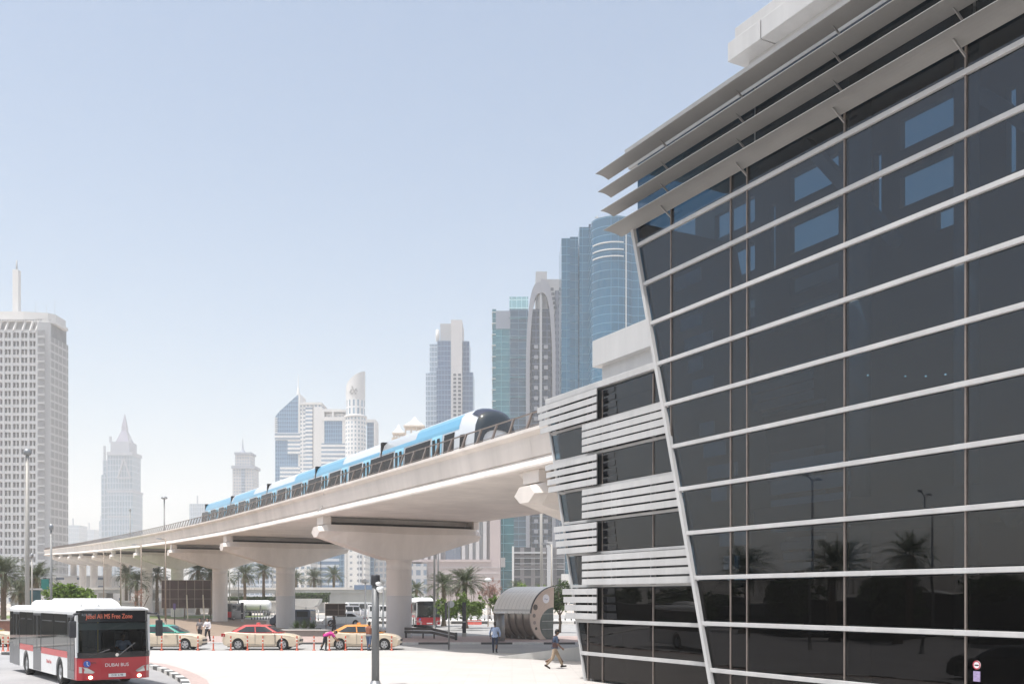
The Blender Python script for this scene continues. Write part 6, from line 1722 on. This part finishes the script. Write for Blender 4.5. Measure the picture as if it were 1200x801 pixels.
T.part('body', mat_facade('apt_white',(.70,.69,.67),(.30,.33,.37),3.5,4.2,.4,.36,.7,.25,.1,.4), (404,428,570,None,0,20)); T.part('window_column', mat_facade('apt_col',(.55,.56,.58),(.2,.25,.32),3.5,2,.5,.7), (419.5,424,575,None,-.6,0)); T.part('edge', TWH, (403.6,406,570,None,-.6,2))
T = TW_('blue_residential_tower','pale tower with a vivid blue glass strip just left of the nearest pier', 440, 620)
T.part('body', CWF, (428,458,590,None,0,20)); T.part('blue_strip', CGL, (432,438.5,592,None,-.8,1)); T.part('pale_side', GR1, (440,458,600,None,-1.2,1))
# blocks between the piers further left
T = TW_('pale_office','pale office block behind the hoarding and palms', 300, 640, 'building')
T.part('body', mat_facade('pale_office',(.46,.50,.56),(.22,.30,.40),3.6,3.2,.55,.8,.5,.2,.3,.2), (281,318,650,None,0,20)); T.part('wing', CWF, (318,340,662,None,2,22))
T = TW_('service_building','low grey building with blue windows seen between the far piers', 118, 330, 'building')
T.part('body', mat_facade('serv',(.48,.47,.46),(.12,.16,.24),4,7,.5,.4), (62,180,676,None,0,14)); T.part('roof', PALEC, (61,181,674,676,-.6,14.6))
# ================================================================== palms
FROND = mat_leaf('palm_frond', (.075,.095,.045), .45, .2); FROND2 = mat_leaf('palm_frond_dry', (.16,.13,.075), .3, .15)
BARK = mat('palm_bark', (.17,.125,.085), .95, var=.35, scale=6, bump=.8, bscale=25)
def palm_proto(name, label, cat, loc, H, seed, nf=46, fl=3.2):
    rnd = random.Random(seed)
    t = thing(name, label, cat, loc, rnd.uniform(0,6), 'date palms')
    prof = []; n = 26
    for i in range(n+1):
        z = H*i/n; r = .27 - .07*i/n + (.03 if i % 2 else 0) + (.12*(1-i/3) if i < 3 else 0) + (.10*max(0,(i-n+4)/4))
        prof.append((r, z))
    mb = MB(); mb.lathe(prof, 12); mb.build('trunk', BARK, t)
    cr = MB()
    def frond(az, el, L, droop, dry):
        pts = []; p = Vector((math.cos(az)*.2, math.sin(az)*.2, H-.1)); e = el; ns = 9
        for k in range(ns+1):
            pts.append(p.copy()); e -= droop/ns*(.4+1.3*k/ns)
            p = p + Vector((math.cos(az)*math.cos(e), math.sin(az)*math.cos(e), math.sin(e)))*(L/ns)
        side = Vector((-math.sin(az), math.cos(az), 0))
        cr.mi = 1 if dry else 0
        for k in range(ns):
            d = (pts[k+1]-pts[k]).normalized(); upv = side.cross(d)
            w0 = .03*(1-k/ns)+.008
            cr.quad(pts[k]-side*w0, pts[k]+side*w0, pts[k+1]+side*w0*.8, pts[k+1]-side*w0*.8)
            if k == 0: continue
            for j in range(4):
                q = pts[k]+(pts[k+1]-pts[k])*(j/4+rnd.uniform(0,.1)); f = (k+j/4)/ns
                ll = L*.24*(math.sin(min(1,f*1.25+.12)*math.pi)**.6 if f < .98 else .3)*rnd.uniform(.75,1.1)+.08
                for s in (-1,1):
                    tip = q + d*ll*.75 + side*s*ll*.62 + upv*(ll*rnd.uniform(-.35,.15)) + Vector((0,0,-.15*ll))
                    wv = d*.035
                    cr.quad(q-wv, q+wv, tip+wv*.25, tip-wv*.25)
    for i in range(nf):
        f = i/nf
        frond(i*2.39996+rnd.uniform(-.2,.2), R(82-118*f+rnd.uniform(-8,8)), fl*rnd.uniform(.85,1.1)*(1 if f < .85 else .8), R(62+40*rnd.random()), f > .86)
    cr.build('crown', [FROND, FROND2], t, fix=False)
    return t
palms = [ # px, Y, crown centre row, label
 (520,112,684,'date palm left of the pair behind the white bus, half hidden by a pole'),
 (545,105,682,'full date palm with a bushy crown above the green shrubs by the bus stop sign'),
 (488,135,690,'date palm close to the nearest pier on its right'),
 (24,120,692,'date palm at the left edge below the gridded tower'),
 (43,98,676,'bushy date palm at the foot of the gridded tower, in front of its corner'),
 (4,110,672,'date palm cut by the left picture edge'),
 (287,205,672,'date palm over the tank trailer, left of the two between the piers'),
 (309,210,668,'date palm over the tank trailer, right of the two beside the pier'),
 (347,240,677,'small date palm on the flyover bank just right of the second pier'),
 (368,245,676,'small date palm before the pale apartment blocks, between piers'),
 (391,240,673,'taller date palm before the striped blue block'),
 (264,190,676,'date palm hugging the right side of the third pier'),
 (232,185,668,'date palm above the brown hoarding, left crown'),
 (247,188,670,'date palm above the brown hoarding, right crown'),
 (184,195,672,'date palm between the fourth and fifth piers'),
 (160,170,680,'date palm seen between brown lamps behind the bus'),
 (148,215,672,'distant date palm between the far piers over the leafy tree'),
 (606,240,688,'small hazy date palm before the dark gridded block'),
 (633,250,690,'small hazy date palm left of the thick lamp post'),
]
protos = [palm_proto('date_palm', palms[0][3], 'palm tree', (0,0,0), 5.6, 3), palm_proto('date_palm', palms[1][3], 'palm tree', (0,0,0), 5.0, 11, 54, 3.1), palm_proto('date_palm', palms[2][3], 'palm tree', (0,0,0), 6.4, 5, 40, 2.9), palm_proto('date_palm', palms[3][3], 'palm tree', (0,0,0), 4.2, 21, 46, 3.0)]
hts = [5.6,5.0,6.4,4.2]
used = set()
for i,(px,Y,row,lab) in enumerate(palms):
    z = HC + (HOR-row)/F*Y        # crown centre height
    j = i if i < 4 else min(range(4), key=lambda q: (abs(hts[q]-z) + .6*((i+q)%3)))
    zoff = z - hts[j]
    loc = (GX(px,Y), Y, min(0, zoff) if zoff < 0 else 0)
    o = protos[j] if j not in used and i < 4 else dup(protos[j])
    used.add(j) if i < 4 else None
    o.location = (loc[0], loc[1], 0); o.rotation_euler = (0,0,random.uniform(0,6.28))
    s = max(.55, min(1.9, z/hts[j])); o.scale = (min(1.25,max(.75,s)),)*2 + (s,)
    o['label'] = lab
for n_,(x,y,s) in enumerate(((-48,45,1.3),(-49,38,1.45),(-50,33,1.25),(-52,55,1.2))):
    s *= .82; o = dup(protos[n_ % 4], (x,y,0), n_*1.3, ['tall','broad','leaning far','small'][n_] + ' date palm left of the plaza, mirrored in the station glass'); o.scale = (s,s,s)
# ================================================================== leafy trees and shrubs
LEAFB = mat_leaf('leaf_bright', (.15,.225,.045), .5, .3); LEAFD = mat_leaf('leaf_dark', (.06,.10,.028), .5, .2); LEAFG = mat_leaf('leaf_grey', (.10,.12,.07), .4, .2); LEAFP = mat_leaf('leaf_pink', (.30,.17,.13), .35, .3)
TRUNKM = mat('tree_bark', (.16,.12,.09), .9, var=.3, scale=5, bump=.6)
def leaf_cloud(mb, blobs, n, size, rnd, dens_edge=.75):
    tot = sum(b[3]*b[4]*b[5] for b in blobs)
    for (cx,cy,cz,rx,ry,rz) in blobs:
        m = max(8, int(n*rx*ry*rz/tot))
        # sub clumps
        cl = []
        for _ in range(max(5, m//28)):
            while True:
                v = Vector((rnd.uniform(-1,1), rnd.uniform(-1,1), rnd.uniform(-1,1)))
                if .25 < v.length < 1: break
            v = v.normalized()*(.45+.55*rnd.random())
            cl.append(v)
        for i in range(m):
            c = cl[rnd.randrange(len(cl))]; v = c + Vector((rnd.gauss(0,.17), rnd.gauss(0,.17), rnd.gauss(0,.15)))
            p = Vector((cx+v.x*rx, cy+v.y*ry, cz+v.z*rz))
            a = Vector((rnd.gauss(0,1), rnd.gauss(0,1), rnd.gauss(0,.6))).normalized(); b = a.cross(Vector((rnd.gauss(0,1), rnd.gauss(0,1), rnd.gauss(0,1)))).normalized()
            s = size*rnd.uniform(.6,1.25)
            mb.quad(p-a*s, p+b*s*.45, p+a*s, p-b*s*.45)
def tree(name, label, cat, loc, H, W, m, seed, n=2600, size=.16, trunk=True, D=None, group=None):
    rnd = random.Random(seed); t = thing(name, label, cat, loc, 0, group); D = D or W*.7
    th = H*.35
    if trunk:
        mb = MB(); mb.path([(0,0,0),(.05,.03,th*.6),(0,.05,th)], .14, 8, .09)
        for k in range(6):
            az = k*1.05+rnd.random(); mb.path([(0,.05,th*.9),(math.cos(az)*W*.16,math.sin(az)*D*.16,th+H*.15),(math.cos(az)*W*.34,math.sin(az)*D*.34,H*.75)], .07, 6, .02)
        mb.build('trunk', TRUNKM, t)
    blobs = []
    for k in range(11):
        az = rnd.uniform(0,6.28); rr = rnd.uniform(.1,.62)
        blobs.append((math.cos(az)*W*.5*rr, math.sin(az)*D*.5*rr, (th if trunk else H*.2) + (H-(th if trunk else H*.2))*rnd.uniform(.25,.78), W*.5*rnd.uniform(.32,.5), D*.5*rnd.uniform(.32,.5), H*rnd.uniform(.14,.22)))
    mb = MB(); leaf_cloud(mb, blobs, n, size, rnd); mb.build('crown', m, t, fix=False)
    return t
def gp(px, Y): return (GX(px,Y), Y, 0)
tree('leafy_tree','bright green broad leafed tree showing above the front bus roof', 'tree', gp(76,70), 4.3, 4.6, LEAFB, 4, 4200, .17)
tree('leafy_tree','second green tree right behind the first, above the bus roof hatch', 'tree', gp(100,74), 4.2, 3.6, LEAFB, 9, 2600, .16)
tree('bare_tree','sparse brownish tree between the brown lamps and piers', 'tree', gp(165,128), 4.6, 3.6, LEAFP, 6, 420, .10)
tree('shrub','rounded green shrub left of the bus stop sign','shrub', gp(507+16,98), 3.7, 3.0, LEAFB, 12, 2200, .13, False, None, 'green shrubs by the avenue')
tree('shrub','rounded green shrub right behind the bus stop sign board','shrub', gp(538,99), 3.8, 3.0, LEAFB, 13, 2200, .13, False, None, 'green shrubs by the avenue')
tree('shrub','rounded green shrub below the bushy palm crown, left of the globe lamp','shrub', gp(557,98), 3.6, 3.0, LEAFB, 14, 2200, .13, False, None, 'green shrubs by the avenue')
tree('shrub','green shrub between the globe lamp and the shelter roof','shrub', gp(581,101), 3.6, 1.8, LEAFB, 15, 900, .13, True, None, 'green shrubs by the avenue')
tree('leafy_tree','dark green tree between the shelter and the louvred station corner','tree', gp(656,92), 5.0, 3.6, LEAFD, 16, 2200, .15)
tree('leafy_tree','pale green tree behind the crown of the shelter roof','tree', gp(622,120), 4.9, 5.0, LEAFB, 17, 1800, .16)
tree('blossom_tree','pinkish leafless looking tree before the beige hotel block','tree', gp(574,150), 6.2, 5.0, LEAFP, 18, 1600, .13)
tree('shrub','dense dark green bushes under the palm beside the nearest pier','shrub', gp(494,125), 4.0, 4.0, LEAFD, 19, 1500, .16, False)
rnd = random.Random(5)
for k,(x,w) in enumerate(((-.7,.8),(0,1.0),(.65,.85))):
    t = thing('potted_plant', ['left','middle','right'][k] + ' of the three dark spiky plants in the grey planter', 'plant', (PLANTER.location.x+x, PLANTER.location.y, .6), 0, 'plants in the grey planter')
    mb = MB()
    for i in range(90):
        az = rnd.uniform(0,6.28); el = R(rnd.uniform(15,85)); L = rnd.uniform(.5,1.1)*w; d = Vector((math.cos(az)*math.cos(el),math.sin(az)*math.cos(el),math.sin(el))); s = Vector((-math.sin(az),math.cos(az),0))*.035
        b = Vector((rnd.uniform(-.15,.15),rnd.uniform(-.15,.15),0)); mb.quad(b-s,b+s,b+d*L+s*.2,b+d*L-s*.2)
    mb.build('leaves', LEAFD, t, fix=False)
def hedge(label, x0, x1, Y, z0, z1, d, m, seed, n=2200):
    rnd = random.Random(seed); t = thing('hedge', label, 'hedge', ((x0+x1)/2,Y,z0)); hw=(x1-x0)/2
    mb = MB(); mb.box(-hw+.2,hw-.2,-d/2+.2,d/2-.2,0,z1-z0-.2); mb.build('core', mat('hedge_core',(.02,.03,.012),.9,var=.3), t)
    mb = MB()
    for i in range(n):
        p = Vector((rnd.uniform(-hw,hw), rnd.uniform(-d/2,d/2), rnd.uniform(0,z1-z0)+rnd.gauss(0,.06)))
        if rnd.random() < .5: p.y = -d/2+rnd.gauss(0,.08)
        else: p.z = z1-z0+rnd.gauss(0,.08)
        a = Vector((rnd.gauss(0,1),rnd.gauss(0,1),rnd.gauss(0,1))).normalized(); b = a.cross(Vector((rnd.gauss(0,1),rnd.gauss(0,1),rnd.gauss(0,1)))).normalized(); s = .2*rnd.uniform(.6,1.2)
        mb.quad(p-a*s,p+b*s*.5,p+a*s,p-b*s*.5)
    mb.build('foliage', m, t, fix=False)
hedge('clipped dark green hedge on the retaining wall left of the concrete abutment', GX(335,209), GX(385,209), 210, 2.2, 4.0, 3, LEAFD, 31)
hedge('long low hedge on the retaining wall under the palms between the piers', GX(262,209), GX(322,209), 210, 2.2, 3.2, 3, LEAFD, 32)

for n_,(x,y,h_,w_) in enumerate(((-56,20,5.0,12),(-57,28,5.6,12),(-58,36,4.8,12),(-59,44,5.8,12),(-60,53,5.0,12),(-61,62,5.6,12),(-62,71,5.0,12),(-62,80,5.4,12),(-66,89,5.2,12),(-52,8,5.0,12),(-46,-4,5.0,12))):
    tree('leafy_tree', ORD[n_]+' dark bushy tree of the row left of the plaza, mirrored in the station glass', 'tree', (x,y,0), h_, w_, LEAFD, 60+n_, 3600, .34, False, 7.0, 'dark trees left of the plaza')
t = thing('boundary_wall', 'long low dark wall under the trees left of the plaza, mirrored in the glass', 'wall', (-62,30,0), R(-8))
mb = MB(); mb.box(-.2,.2,-45,62,0,3.0); mb.build('wall', mat('wall_dark',(.07,.065,.06),.9,var=.3,scale=.3), t)
mb = MB(); mb.box(-.28,.28,-45,62,3.0,3.1); mb.build('coping', CONCL, t)
